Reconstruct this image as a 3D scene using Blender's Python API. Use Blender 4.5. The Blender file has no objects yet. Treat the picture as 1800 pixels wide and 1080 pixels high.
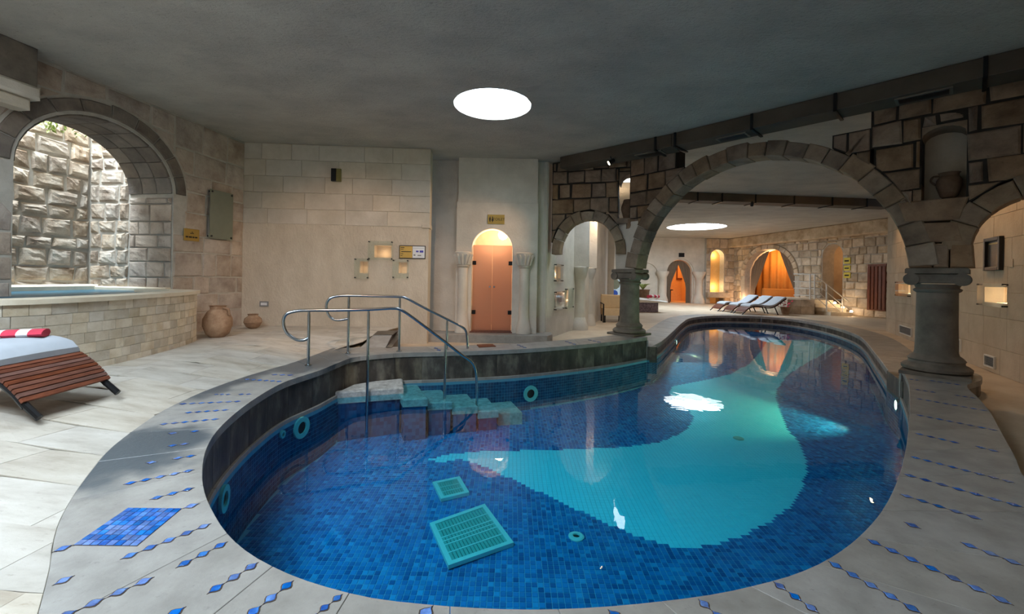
import bpy, bmesh, math, random
import numpy as np
from mathutils import Vector, Matrix

scene = bpy.context.scene
COL = scene.collection
rnd = random.Random(7)

# ------------------------------------------------------------------ camera, world, exposure
FPX, CAMZ, PX, PY, ROLL = 745.0, 1.25, 900.0, 488.0, 0.0175      # in the 1800 x 1080 frame
cam_d = bpy.data.cameras.new('camera')
cam_d.sensor_fit = 'HORIZONTAL'; cam_d.sensor_width = 36.0
cam_d.lens = FPX / 1800 * 36.0
cam_d.shift_y = -(540 - PY) / 1800
cam_d.clip_start = 0.02; cam_d.clip_end = 200
cam = bpy.data.objects.new('camera', cam_d); COL.objects.link(cam)
cam.matrix_world = Matrix.Translation((0, 0, CAMZ)) @ Matrix.Rotation(math.pi / 2, 4, 'X') @ Matrix.Rotation(ROLL, 4, 'Z')
scene.camera = cam

scene.view_settings.view_transform = 'Standard'
scene.view_settings.look = 'None'
scene.view_settings.gamma = 1.0
scene.view_settings.use_curve_mapping = False
scene.view_settings.exposure = -0.25
scene.cycles.use_denoising = True
scene.cycles.max_bounces = 8
scene.cycles.diffuse_bounces = 5
scene.cycles.glossy_bounces = 4
scene.cycles.transparent_max_bounces = 12
scene.cycles.sample_clamp_indirect = 6.0
scene.cycles.caustics_reflective = False
scene.cycles.caustics_refractive = False

world = bpy.data.worlds.new('world'); scene.world = world
world.use_nodes = True
bg = world.node_tree.nodes['Background']
bg.inputs[0].default_value = (0.55, 0.72, 1.0, 1); bg.inputs[1].default_value = 0.5

# strengths of the daylight in the ceiling openings and of the lamps
DAY = (0.76, 0.89, 1.0)
WARM = (1.0, 0.58, 0.27)
SKY_S = dict(main=17.0, far=24.0, mid=16.0, near=50.0, tub=40.0, well=120.0)

# ------------------------------------------------------------------ pixel helpers (a pixel gives a direction only)
def ray(x, y):
    u, v = x - PX, y - PY
    c, s = math.cos(ROLL), math.sin(ROLL)
    return ((u * c + v * s) / FPX, 1.0, (u * s - v * c) / FPX)

def G(x, y, z=0.0):
    d = ray(x, y); t = (z - CAMZ) / d[2]
    return (d[0] * t, t)

def proj(X, Y, Z):
    U, V = X / Y * FPX, -(Z - CAMZ) / Y * FPX
    c, s = math.cos(ROLL), math.sin(ROLL)
    return (PX + U * c - V * s, PY + U * s + V * c)

class Frame:
    """a vertical plane: a runs along it, b is the height, c stands out towards the room"""
    def __init__(self, O, T, flip=False):
        self.O = Vector((O[0], O[1], 0))
        e = Vector((T[0] - O[0], T[1] - O[1], 0)); self.L = e.length; self.e = e.normalized()
        n = Vector((self.e.y, -self.e.x, 0))
        if n.dot(self.O) > 0: n = -n
        self.n = -n if flip else n
    def w(self, a, b, c=0.0):
        p = self.O + self.e * a + self.n * c
        return (p.x, p.y, b)
    def px(self, x, y, c=0.0):
        d = Vector(ray(x, y)); o = self.O + self.n * c
        t = o.dot(self.n) / (d.x * self.n.x + d.y * self.n.y)
        p = d * t - o
        return (p.x * self.e.x + p.y * self.e.y, CAMZ + d.z * t)

class Flat:
    """a level plane: a = x, b = y, c = height above z"""
    def __init__(self, z=0.0): self.z = z
    def w(self, a, b, c=0.0): return (a, b, self.z + c)

# ------------------------------------------------------------------ polygons
def area(P):
    return 0.5 * sum(P[i][0] * P[(i + 1) % len(P)][1] - P[(i + 1) % len(P)][0] * P[i][1] for i in range(len(P)))

def ccw(P): return list(P) if area(P) > 0 else list(P)[::-1]

def clip_half(P, p, n):
    """keep the part of P with (q-p).n >= 0"""
    out = []
    for i in range(len(P)):
        A, Bq = P[i], P[(i + 1) % len(P)]
        da = (A[0] - p[0]) * n[0] + (A[1] - p[1]) * n[1]
        db = (Bq[0] - p[0]) * n[0] + (Bq[1] - p[1]) * n[1]
        if da >= 0: out.append(A)
        if (da >= 0) != (db >= 0):
            t = da / (da - db); out.append((A[0] + (Bq[0] - A[0]) * t, A[1] + (Bq[1] - A[1]) * t))
    return out

def clip_rect(P, x0, x1, y0, y1):
    for p, n in (((x0, 0), (1, 0)), ((x1, 0), (-1, 0)), ((0, y0), (0, 1)), ((0, y1), (0, -1))):
        P = clip_half(P, p, n)
        if len(P) < 3: return []
    return P

def dedupe(P, eps=1e-4):
    out = []
    for p in P:
        if not out or math.hypot(p[0] - out[-1][0], p[1] - out[-1][1]) > eps: out.append(p)
    if len(out) > 1 and math.hypot(out[0][0] - out[-1][0], out[0][1] - out[-1][1]) < eps: out.pop()
    return out

def inset(P, d):
    """move every edge of a ccw polygon inwards by d (simple miter)"""
    n = len(P); out = []
    for i in range(n):
        A, Bq, C = P[i - 1], P[i], P[(i + 1) % n]
        e1 = (Bq[0] - A[0], Bq[1] - A[1]); e2 = (C[0] - Bq[0], C[1] - Bq[1])
        l1, l2 = math.hypot(*e1) or 1e-9, math.hypot(*e2) or 1e-9
        n1, n2 = (-e1[1] / l1, e1[0] / l1), (-e2[1] / l2, e2[0] / l2)
        k = 1 + n1[0] * n2[0] + n1[1] * n2[1]
        k = max(k, 0.35)
        out.append((Bq[0] + d * (n1[0] + n2[0]) / k, Bq[1] + d * (n1[1] + n2[1]) / k))
    return out

def arc(ca, cb, rx, rz, t0, t1, n):
    return [(ca + rx * math.cos(math.radians(t0 + (t1 - t0) * i / n)), cb + rz * math.sin(math.radians(t0 + (t1 - t0) * i / n))) for i in range(n + 1)]

def catmull(P, k=6, closed=False):
    out = []; n = len(P)
    rng = range(n if closed else n - 1)
    for i in rng:
        g = (lambda j: P[j % n]) if closed else (lambda j: P[min(max(j, 0), n - 1)])
        p0, p1, p2, p3 = g(i - 1), g(i), g(i + 1), g(i + 2)
        for q in range(k):
            t = q / k
            out.append(tuple(0.5 * (2 * p1[d] + (p2[d] - p0[d]) * t + (2 * p0[d] - 5 * p1[d] + 4 * p2[d] - p3[d]) * t * t + (3 * p1[d] - p0[d] - 3 * p2[d] + p3[d]) * t ** 3) for d in range(len(p1))))
    if not closed: out.append(tuple(P[-1]))
    return out

def resample(P, n):
    L = [0.0]
    for i in range(1, len(P)): L.append(L[-1] + math.dist(P[i], P[i - 1]))
    out = []; j = 0
    for i in range(n + 1):
        s = L[-1] * i / n
        while j < len(P) - 2 and L[j + 1] < s: j += 1
        t = (s - L[j]) / max(L[j + 1] - L[j], 1e-9)
        out.append(tuple(P[j][d] + (P[j + 1][d] - P[j][d]) * t for d in range(len(P[0]))))
    return out

# ------------------------------------------------------------------ mesh builder
class MB:
    def __init__(self): self.v, self.f = [], []
    def add(self, v, f):
        o = len(self.v); self.v += [tuple(p) for p in v]; self.f += [tuple(i + o for i in q) for q in f]
        return self
    def box(self, x0, x1, y0, y1, z0, z1):
        return self.add([(x0, y0, z0), (x1, y0, z0), (x1, y1, z0), (x0, y1, z0), (x0, y0, z1), (x1, y0, z1), (x1, y1, z1), (x0, y1, z1)],
                        [(0, 3, 2, 1), (4, 5, 6, 7), (0, 1, 5, 4), (1, 2, 6, 5), (2, 3, 7, 6), (3, 0, 4, 7)])
    def prism(self, P, fr, c0, c1, bev=0.0, both=False, rough=0.0):
        """polygon P on plane fr from depth c0 (back) to c1 (front), edges chamfered"""
        P = dedupe(ccw(P)); n = len(P)
        if n < 3: return self
        rings = []
        if bev > 0:
            Q = inset(P, bev)
            if area(Q) < 0.2 * area(P) or area(Q) <= 0: Q = [((p[0] * .85 + sum(q[0] for q in P) / n * .15), (p[1] * .85 + sum(q[1] for q in P) / n * .15)) for p in P]
            if both: rings.append([(q, c0) for q in Q]); rings.append([(p, c0 + bev) for p in P])
            else: rings.append([(p, c0) for p in P])
            rings.append([(p, c1 - bev) for p in P]); rings.append([(q, c1 + (rnd.uniform(-rough, rough) if rough else 0)) for q in Q])
        else:
            rings = [[(p, c0) for p in P], [(p, c1) for p in P]]
        V, Fc = [], []
        for r in rings: V += [fr.w(p[0], p[1], c) for p, c in r]
        for k in range(len(rings) - 1):
            for i in range(n):
                j = (i + 1) % n
                Fc.append((k * n + i, k * n + j, (k + 1) * n + j, (k + 1) * n + i))
        Fc.append(tuple(range(n))[::-1]); m = (len(rings) - 1) * n
        if rough and n == 4:   # uneven split face: a small grid of hand-broken facets
            K = 4; q4 = [q for q, _ in rings[-1]]; c4 = [c for _, c in rings[-1]]; gid = {}
            for i in range(K + 1):
                for j in range(K + 1):
                    u, w = i / K, j / K
                    wt = ((1 - u) * (1 - w), u * (1 - w), u * w, (1 - u) * w)
                    if (i, j) in ((0, 0), (K, 0), (K, K), (0, K)): gid[i, j] = m + [(0, 0), (K, 0), (K, K), (0, K)].index((i, j)); continue
                    e = i in (0, K) or j in (0, K)
                    cc = sum(a * b for a, b in zip(wt, c4)) + (rnd.uniform(-.4, .4) * rough if e else rnd.uniform(0.0, 1.5) * rough)
                    V.append(fr.w(sum(a * b[0] for a, b in zip(wt, q4)) + rnd.uniform(-.03, .03) * (not e) * abs(q4[1][0] - q4[0][0]), sum(a * b[1] for a, b in zip(wt, q4)), cc)); gid[i, j] = len(V) - 1
            for i in range(K):
                for j in range(K): Fc.append((gid[i, j], gid[i + 1, j], gid[i + 1, j + 1], gid[i, j + 1]))
        elif rough:   # centre vertex makes a gently domed, uneven face
            cx, cy = sum(q[0] for q, _ in rings[-1]) / n, sum(q[1] for q, _ in rings[-1]) / n
            V.append(fr.w(cx, cy, c1 + abs(rough) * 0.6)); z = len(V) - 1
            Fc += [(m + i, m + (i + 1) % n, z) for i in range(n)]
        else: Fc.append(tuple(m + i for i in range(n)))
        return self.add(V, Fc)
    def tube(self, P, r, n=10, closed=False, cap=True):
        P = [Vector(p) for p in P]; m = len(P); V, Fc = [], []
        up = None
        for i, p in enumerate(P):
            a = P[i - 1] if (i or closed) else P[i]; b = P[(i + 1) % m] if (i < m - 1 or closed) else P[i]
            t = (b - a).normalized()
            if up is None:
                up = Vector((0, 0, 1)) if abs(t.z) < 0.9 else Vector((1, 0, 0))
            s = t.cross(up).normalized(); up = s.cross(t).normalized()
            rr = r[i] if isinstance(r, (list, tuple)) else r
            V += [tuple(p + (s * math.cos(2 * math.pi * k / n) + up * math.sin(2 * math.pi * k / n)) * rr) for k in range(n)]
        for i in range(m if closed else m - 1):
            j = (i + 1) % m
            Fc += [(i * n + k, i * n + (k + 1) % n, j * n + (k + 1) % n, j * n + k) for k in range(n)]
        if cap and not closed: Fc += [tuple(range(n))[::-1], tuple((m - 1) * n + k for k in range(n))]
        return self.add(V, Fc)
    def lathe(self, prof, c=(0, 0, 0), n=24, wob=None):
        V, Fc = [], []
        for r, z in prof: V += [(c[0] + r * math.cos(2 * math.pi * k / n), c[1] + r * math.sin(2 * math.pi * k / n), c[2] + z) for k in range(n)]
        for i in range(len(prof) - 1):
            Fc += [(i * n + k, i * n + (k + 1) % n, (i + 1) * n + (k + 1) % n, (i + 1) * n + k) for k in range(n)]
        Fc += [tuple(range(n))[::-1], tuple((len(prof) - 1) * n + k for k in range(n))]
        return self.add(V, Fc)
    def ring(self, fr, ca, cb, r0, r1, c0, c1, n=24, t0=0, t1=360):
        A, Bq = arc(ca, cb, r0, r0, t0, t1, n), arc(ca, cb, r1, r1, t0, t1, n)
        for i in range(n): self.prism([A[i], Bq[i], Bq[i + 1], A[i + 1]], fr, c0, c1)
        return self
    def grid(self, rows):
        """rows of points -> quads"""
        m = len(rows[0]); V = [p for r in rows for p in r]
        return self.add(V, [(i * m + j, i * m + j + 1, (i + 1) * m + j + 1, (i + 1) * m + j) for i in range(len(rows) - 1) for j in range(m - 1)])
    def build(self, name, mat, parent=None, smooth=False, **props):
        me = bpy.data.meshes.new(name); me.from_pydata(self.v, [], self.f); me.validate(); me.update()
        bm = bmesh.new(); bm.from_mesh(me); bmesh.ops.recalc_face_normals(bm, faces=bm.faces); bm.to_mesh(me); bm.free()
        return link(name, me, mat, parent, smooth, **props)

def link(name, me, mat, parent=None, smooth=False, **props):
    o = bpy.data.objects.new(name, me); COL.objects.link(o)
    if mat and not me.materials: me.materials.append(mat)
    if smooth:
        me.polygons.foreach_set('use_smooth', [True] * len(me.polygons))
        if smooth != 'all':
            try: me.set_sharp_from_angle(angle=math.radians(38))
            except Exception: pass
    put(o, parent)
    for k, v in props.items(): o[k] = v
    return o

def put(o, parent):
    if parent is not None:
        o.parent = parent
        o.matrix_parent_inverse = WORLDM.get(parent.name, Matrix.Identity(4)).inverted()
WORLDM = {}

def empty(name, loc, label, cat=None, group=None, kind=None, rz=0.0):
    o = bpy.data.objects.new(name, None); COL.objects.link(o); o.empty_display_size = 0.1
    o.location = loc; o.rotation_euler = (0, 0, rz)
    WORLDM[o.name] = Matrix.Translation(loc) @ Matrix.Rotation(rz, 4, 'Z')
    return tag(o, label, cat, group, kind)

def tag(o, label, cat=None, group=None, kind=None):
    o['label'] = label
    if cat: o['category'] = cat
    if group: o['group'] = group
    if kind: o['kind'] = kind
    return o

def local(o):
    """children built in local coordinates: no inverse"""
    WORLDM[o.name] = Matrix.Identity(4); return o

def copy_tree(o, parent=None):
    c = o.copy(); COL.objects.link(c)
    if parent is not None: c.parent = parent
    for ch in [x for x in o.children]:
        copy_tree(ch, c)
    return c

# ------------------------------------------------------------------ materials
def srgb(r, g, b):
    f = lambda c: (c / 12.92 if c <= 0.04045 else ((c + 0.055) / 1.055) ** 2.4)
    return (f(r / 255), f(g / 255), f(b / 255), 1)

def newmat(name):
    m = bpy.data.materials.new(name); m.use_nodes = True
    nt = m.node_tree; nt.nodes.clear()
    out = nt.nodes.new('ShaderNodeOutputMaterial')
    return m, nt, nt.nodes, nt.links, out

def N(nt, t, **kw):
    n = nt.nodes.new(t)
    for k, v in kw.items():
        if k.startswith('i_'): n.inputs[k[2:].replace('_', ' ')].default_value = v
        else: setattr(n, k, v)
    return n

def mixc(nt, f, a, b, mode='MIX'):
    m = N(nt, 'ShaderNodeMix', data_type='RGBA', blend_type=mode)
    for s, v in ((0, f), (6, a), (7, b)):
        if hasattr(v, 'is_linked') or isinstance(v, bpy.types.NodeSocket): nt.links.new(v, m.inputs[s])
        else: m.inputs[s].default_value = v
    return m.outputs[2]

def stone(name, c1, c2, scale=3.0, rough=0.85, bump=0.25, bscale=25.0, var=0.25, c3=None, stretch=(1, 1, 1), spec=0.3, bdist=0.02, pits=0.0, dark=None):
    m, nt, nd, lk, out = newmat(name)
    tc = N(nt, 'ShaderNodeTexCoord'); mp = N(nt, 'ShaderNodeMapping'); mp.inputs['Scale'].default_value = stretch
    oi = N(nt, 'ShaderNodeObjectInfo')
    # every piece gets its own cut of the pattern
    addv = N(nt, 'ShaderNodeVectorMath', operation='ADD'); sc = N(nt, 'ShaderNodeVectorMath', operation='SCALE')
    comb = N(nt, 'ShaderNodeCombineXYZ')
    lk.new(oi.outputs['Random'], comb.inputs[0]); lk.new(oi.outputs['Random'], comb.inputs[2]); lk.new(comb.outputs[0], sc.inputs[0]); sc.inputs['Scale'].default_value = 37.0 if var else 0.0
    lk.new(tc.outputs['Object'], addv.inputs[0]); lk.new(sc.outputs[0], addv.inputs[1]); lk.new(addv.outputs[0], mp.inputs[0])
    n1 = N(nt, 'ShaderNodeTexNoise'); n1.inputs['Scale'].default_value = scale; n1.inputs['Detail'].default_value = 6; n1.inputs['Roughness'].default_value = 0.62
    lk.new(mp.outputs[0], n1.inputs['Vector'])
    r = N(nt, 'ShaderNodeValToRGB'); r.color_ramp.elements[0].position = 0.32; r.color_ramp.elements[1].position = 0.68
    r.color_ramp.elements[0].color = c1; r.color_ramp.elements[1].color = c2
    if c3: e = r.color_ramp.elements.new(0.5); e.color = c3
    lk.new(n1.outputs[0], r.inputs[0]); c = r.outputs[0]
    n2 = N(nt, 'ShaderNodeTexNoise'); n2.inputs['Scale'].default_value = bscale; n2.inputs['Detail'].default_value = 5; n2.inputs['Roughness'].default_value = 0.7
    lk.new(mp.outputs[0], n2.inputs['Vector'])
    if pits:
        pr = N(nt, 'ShaderNodeValToRGB'); pr.color_ramp.elements[0].position = 0.30; pr.color_ramp.elements[1].position = 0.40
        lk.new(n2.outputs[0], pr.inputs[0])
        inv = N(nt, 'ShaderNodeMath', operation='SUBTRACT'); inv.inputs[0].default_value = 1.0; lk.new(pr.outputs[0], inv.inputs[1])
        ml = N(nt, 'ShaderNodeMath', operation='MULTIPLY'); ml.inputs[1].default_value = pits; lk.new(inv.outputs[0], ml.inputs[0])
        c = mixc(nt, ml.outputs[0], c, dark or srgb(60, 52, 45))
    if var:
        h = N(nt, 'ShaderNodeHueSaturation'); lk.new(c, h.inputs['Color'])
        mr = N(nt, 'ShaderNodeMapRange'); mr.inputs[3].default_value = 1 - var; mr.inputs[4].default_value = 1 + var * 0.7
        lk.new(oi.outputs['Random'], mr.inputs[0]); lk.new(mr.outputs[0], h.inputs['Value'])
        wn = N(nt, 'ShaderNodeTexWhiteNoise', noise_dimensions='1D'); lk.new(oi.outputs['Random'], wn.inputs['W'])
        ms = N(nt, 'ShaderNodeMapRange'); ms.inputs[3].default_value = 0.75; ms.inputs[4].default_value = 1.12
        lk.new(wn.outputs[0], ms.inputs[0]); lk.new(ms.outputs[0], h.inputs['Saturation'])
        c = h.outputs[0]
    b = N(nt, 'ShaderNodeBsdfPrincipled'); b.inputs['Roughness'].default_value = rough; b.inputs['Specular IOR Level'].default_value = spec
    lk.new(c, b.inputs['Base Color'])
    if bump:
        bp = N(nt, 'ShaderNodeBump'); bp.inputs['Strength'].default_value = bump; bp.inputs['Distance'].default_value = bdist
        lk.new(n2.outputs[0], bp.inputs['Height']); lk.new(bp.outputs[0], b.inputs['Normal'])
    lk.new(b.outputs[0], out.inputs[0])
    return m

def plain(name, c, rough=0.5, metal=0.0, spec=0.5, var=0.0, em=None, es=0.0):
    m, nt, nd, lk, out = newmat(name)
    b = N(nt, 'ShaderNodeBsdfPrincipled'); b.inputs['Roughness'].default_value = rough; b.inputs['Metallic'].default_value = metal
    b.inputs['Specular IOR Level'].default_value = spec
    n1 = N(nt, 'ShaderNodeTexNoise'); n1.inputs['Scale'].default_value = 9; n1.inputs['Detail'].default_value = 4
    tc = N(nt, 'ShaderNodeTexCoord'); lk.new(tc.outputs['Object'], n1.inputs['Vector'])
    k = 0.86
    lk.new(mixc(nt, n1.outputs[0], (c[0] * k, c[1] * k, c[2] * k, 1), (min(c[0] * 1.1, 1), min(c[1] * 1.1, 1), min(c[2] * 1.1, 1), 1)), b.inputs['Base Color'])
    if em: b.inputs['Emission Color'].default_value = (*em[:3], 1); b.inputs['Emission Strength'].default_value = es
    lk.new(b.outputs[0], out.inputs[0])
    return m

def emit(name, c, s):
    m, nt, nd, lk, out = newmat(name)
    e = N(nt, 'ShaderNodeEmission'); e.inputs[0].default_value = (*c[:3], 1); e.inputs[1].default_value = s
    lk.new(e.outputs[0], out.inputs[0]); return m

def schlick(nt, normal, f0):
    """reflectance that is the same from both sides (thin sheets do not refract here)"""
    lk = nt.links; ge = N(nt, 'ShaderNodeNewGeometry'); dt_ = N(nt, 'ShaderNodeVectorMath', operation='DOT_PRODUCT')
    lk.new(normal or ge.outputs['Normal'], dt_.inputs[0]); lk.new(ge.outputs['Incoming'], dt_.inputs[1])
    ab = N(nt, 'ShaderNodeMath', operation='ABSOLUTE'); lk.new(dt_.outputs['Value'], ab.inputs[0])
    om = N(nt, 'ShaderNodeMath', operation='SUBTRACT'); om.inputs[0].default_value = 1.0; lk.new(ab.outputs[0], om.inputs[1])
    pw = N(nt, 'ShaderNodeMath', operation='POWER'); lk.new(om.outputs[0], pw.inputs[0]); pw.inputs[1].default_value = 5.0
    ma = N(nt, 'ShaderNodeMath', operation='MULTIPLY_ADD'); lk.new(pw.outputs[0], ma.inputs[0]); ma.inputs[1].default_value = 1 - f0; ma.inputs[2].default_value = f0
    return ma

def glass(name, tint=(0.9, 1, 0.95, 1), mix=0.85, rough=0.05):
    """thin pane: see-through with a fresnel sheen"""
    m, nt, nd, lk, out = newmat(name)
    t = N(nt, 'ShaderNodeBsdfTransparent'); t.inputs[0].default_value = tint
    g = N(nt, 'ShaderNodeBsdfGlossy'); g.inputs['Roughness'].default_value = rough
    d = N(nt, 'ShaderNodeBsdfDiffuse'); d.inputs[0].default_value = tint
    fr = schlick(nt, None, 0.04)
    m1 = N(nt, 'ShaderNodeMixShader'); m1.inputs[0].default_value = 1 - mix; lk.new(t.outputs[0], m1.inputs[1]); lk.new(d.outputs[0], m1.inputs[2])
    m2 = N(nt, 'ShaderNodeMixShader'); lk.new(fr.outputs[0], m2.inputs[0]); lk.new(m1.outputs[0], m2.inputs[1]); lk.new(g.outputs[0], m2.inputs[2])
    lk.new(m2.outputs[0], out.inputs[0]); return m

def water(name, tint, bump=0.03, scale=3.0):
    m, nt, nd, lk, out = newmat(name)
    tc = N(nt, 'ShaderNodeTexCoord')
    n1 = N(nt, 'ShaderNodeTexNoise'); n1.inputs['Scale'].default_value = scale; n1.inputs['Detail'].default_value = 2
    lk.new(tc.outputs['Object'], n1.inputs['Vector'])
    bp = N(nt, 'ShaderNodeBump'); bp.inputs['Strength'].default_value = bump; bp.inputs['Distance'].default_value = 0.05
    lk.new(n1.outputs[0], bp.inputs['Height'])
    t = N(nt, 'ShaderNodeBsdfTransparent'); t.inputs[0].default_value = tint
    g = N(nt, 'ShaderNodeBsdfGlossy'); g.inputs['Roughness'].default_value = 0.0; lk.new(bp.outputs[0], g.inputs['Normal'])
    ma = schlick(nt, bp.outputs[0], 0.02)
    m2 = N(nt, 'ShaderNodeMixShader'); lk.new(ma.outputs[0], m2.inputs[0]); lk.new(t.outputs[0], m2.inputs[1]); lk.new(g.outputs[0], m2.inputs[2])
    lk.new(m2.outputs[0], out.inputs[0]); return m

def mosaic(name, cols, pitch=0.05, rough=0.25):
    """a colour for every little tile, read from its place in the grid"""
    m, nt, nd, lk, out = newmat(name)
    tc = N(nt, 'ShaderNodeTexCoord')
    sn = N(nt, 'ShaderNodeVectorMath', operation='SNAP'); sn.inputs[1].default_value = (pitch, pitch, pitch)
    lk.new(tc.outputs['Object'], sn.inputs[0])
    wn = N(nt, 'ShaderNodeTexWhiteNoise', noise_dimensions='3D'); lk.new(sn.outputs[0], wn.inputs['Vector'])
    r = N(nt, 'ShaderNodeValToRGB'); r.color_ramp.interpolation = 'LINEAR'
    r.color_ramp.elements[0].color = cols[0]; r.color_ramp.elements[1].color = cols[-1]
    for i, c in enumerate(cols[1:-1]): e = r.color_ramp.elements.new((i + 1) / (len(cols) - 1)); e.color = c
    lk.new(wn.outputs[0], r.inputs[0])
    b = N(nt, 'ShaderNodeBsdfPrincipled'); b.inputs['Roughness'].default_value = rough; b.inputs['Specular IOR Level'].default_value = 0.1
    lk.new(r.outputs[0], b.inputs['Base Color']); lk.new(b.outputs[0], out.inputs[0]); return m

M = {}
M['ceil'] = stone('ceiling_plaster', srgb(172, 168, 160), srgb(194, 190, 180), 1.2, 0.95, 0.9, 16, 0, stretch=(1, 1.6, 1), bdist=0.04, pits=0.5, dark=srgb(105, 102, 96))
M['trav'] = stone('travertine_floor', srgb(170, 160, 146), srgb(204, 197, 186), 2.2, 0.62, 0.16, 16, 0.07, c3=srgb(192, 184, 171), stretch=(1, 2.4, 1), spec=0.12, pits=0.45, dark=srgb(150, 135, 118))
M['grout'] = stone('floor_grout', srgb(186, 176, 160), srgb(200, 190, 174), 8, 0.9, 0.1, 40, 0)
M['lowfloor'] = stone('worn_limestone_floor', srgb(190, 170, 145), srgb(214, 198, 176), 1.5, 0.55, 0.1, 18, 0, pits=0.2)
M['cop'] = stone('coping_stone', srgb(140, 136, 130), srgb(166, 162, 156), 5, 0.5, 0.12, 30, 0.05, pits=0.35, dark=srgb(100, 96, 92))
def wet_stone(name, blobs, c1, c2, wet):
    """coping stone with old wet stains round given spots on the deck"""
    m = stone(name, c1, c2, 5, 0.5, 0.12, 30, 0.05, pits=0.35, dark=srgb(100, 96, 92)); nt = m.node_tree; lk = nt.links
    b = [n for n in nt.nodes if n.type == 'BSDF_PRINCIPLED'][0]; src = b.inputs['Base Color'].links[0].from_socket
    tc = N(nt, 'ShaderNodeTexCoord'); ns = N(nt, 'ShaderNodeTexNoise'); ns.inputs['Scale'].default_value = 3.2; ns.inputs['Detail'].default_value = 5; lk.new(tc.outputs['Object'], ns.inputs['Vector'])
    tot = None
    for (x, y, rx, ry, ang) in blobs:
        mp = N(nt, 'ShaderNodeMapping', vector_type='TEXTURE'); mp.inputs['Location'].default_value = (x, y, 0); mp.inputs['Rotation'].default_value = (0, 0, ang); mp.inputs['Scale'].default_value = (rx, ry, 50)
        lk.new(tc.outputs['Object'], mp.inputs[0]); ln = N(nt, 'ShaderNodeVectorMath', operation='LENGTH'); lk.new(mp.outputs[0], ln.inputs[0])
        iv = N(nt, 'ShaderNodeMath', operation='SUBTRACT'); iv.inputs[0].default_value = 1.0; lk.new(ln.outputs['Value'], iv.inputs[1])
        if tot is None: tot = iv
        else:
            mx = N(nt, 'ShaderNodeMath', operation='MAXIMUM'); lk.new(tot.outputs[0], mx.inputs[0]); lk.new(iv.outputs[0], mx.inputs[1]); tot = mx
    ad = N(nt, 'ShaderNodeMath', operation='MULTIPLY_ADD'); lk.new(ns.outputs[0], ad.inputs[0]); ad.inputs[1].default_value = 1.5; lk.new(tot.outputs[0], ad.inputs[2])
    mr = N(nt, 'ShaderNodeMapRange', interpolation_type='SMOOTHSTEP'); mr.inputs[1].default_value = 0.70; mr.inputs[2].default_value = 1.25; lk.new(ad.outputs[0], mr.inputs[0])
    lk.new(mixc(nt, mr.outputs[0], src, wet), b.inputs['Base Color'])
    rr = N(nt, 'ShaderNodeMapRange'); rr.inputs[3].default_value = 0.5; rr.inputs[4].default_value = 0.28; lk.new(mr.outputs[0], rr.inputs[0]); lk.new(rr.outputs[0], b.inputs['Roughness'])
    return m
_a, _b, _c = G(215, 800), G(545, 632), G(440, 668)
M['copw'] = wet_stone('stained_coping_stone', [(_a[0], _a[1], 0.6, 0.7, 0.0), (_b[0], _b[1], 0.7, 1.1, 0.15), (_c[0] - .25, _c[1], 0.4, 1.2, 0.0)], srgb(140, 136, 130), srgb(166, 162, 156), srgb(84, 92, 98))
M['kerb'] = stone('dark_wet_stone', srgb(56, 48, 44), srgb(132, 124, 108), 3.5, 0.45, 0.2, 20, 0.12, c3=srgb(82, 74, 66), stretch=(1, 1, 0.5))
M['chis'] = stone('chiselled_limestone', srgb(196, 184, 166), srgb(218, 207, 190), 2.0, 0.9, 0.8, 24, 0, stretch=(1, 1, 0.55), bdist=0.03)
M['block'] = stone('sawn_limestone_block', srgb(196, 185, 167), srgb(216, 206, 190), 2.4, 0.9, 0.45, 30, 0.035)
M['pier'] = stone('pinkish_tuff_block', srgb(150, 132, 118), srgb(196, 182, 168), 2.6, 0.92, 0.6, 22, 0.10, c3=srgb(178, 162, 147), pits=0.45, dark=srgb(96, 80, 68))
M['vous'] = stone('dark_tuff_voussoir', srgb(100, 90, 82), srgb(138, 126, 114), 3, 0.9, 0.4, 26, 0.18)
M['rough'] = stone('split_faced_tuff', srgb(142, 122, 104), srgb(206, 196, 182), 3.2, 0.95, 0.55, 12, 0.14, c3=srgb(182, 166, 148), bdist=0.04, spec=0.08)
M['mortar'] = stone('pale_mortar', srgb(170, 163, 152), srgb(190, 184, 174), 6, 0.95, 0.3, 40, 0)
M['dkmortar'] = stone('dark_joint', srgb(40, 35, 31), srgb(62, 55, 49), 6, 0.95, 0.2, 40, 0)
M['arc'] = stone('brown_tuff_block', srgb(116, 92, 72), srgb(164, 138, 112), 2.8, 0.9, 0.5, 24, 0.22, c3=srgb(142, 116, 92), pits=0.3, dark=srgb(70, 58, 48))
M['arch'] = stone('grey_tuff_voussoir', srgb(122, 102, 84), srgb(168, 146, 122), 3.2, 0.9, 0.5, 24, 0.2, pits=0.25, dark=srgb(72, 60, 50))
M['column'] = stone('grey_basalt_column', srgb(100, 92, 82), srgb(134, 124, 112), 3.5, 0.75, 0.25, 30, 0, pits=0.2, dark=srgb(70, 64, 58))
M['white'] = stone('white_limewash', srgb(200, 192, 180), srgb(222, 214, 202), 1.6, 0.9, 0.45, 22, 0, bdist=0.02)
M['rwall'] = stone('right_wall_limestone', srgb(186, 168, 146), srgb(208, 192, 170), 2.0, 0.9, 0.3, 26, 0, pits=0.12)
M['farst'] = stone('far_wall_stone', srgb(160, 140, 116), srgb(214, 198, 176), 2.2, 0.92, 0.5, 12, 0.24, c3=srgb(192, 174, 150), pits=0.35, dark=srgb(100, 80, 62))
M['jtile'] = stone('tumbled_travertine', srgb(196, 180, 154), srgb(226, 216, 198), 4, 0.8, 0.4, 22, 0.17, pits=0.35, dark=srgb(150, 132, 108))
M['jrim'] = stone('honed_travertine_rim', srgb(216, 202, 178), srgb(232, 221, 200), 4, 0.4, 0.05, 30, 0)
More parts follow.
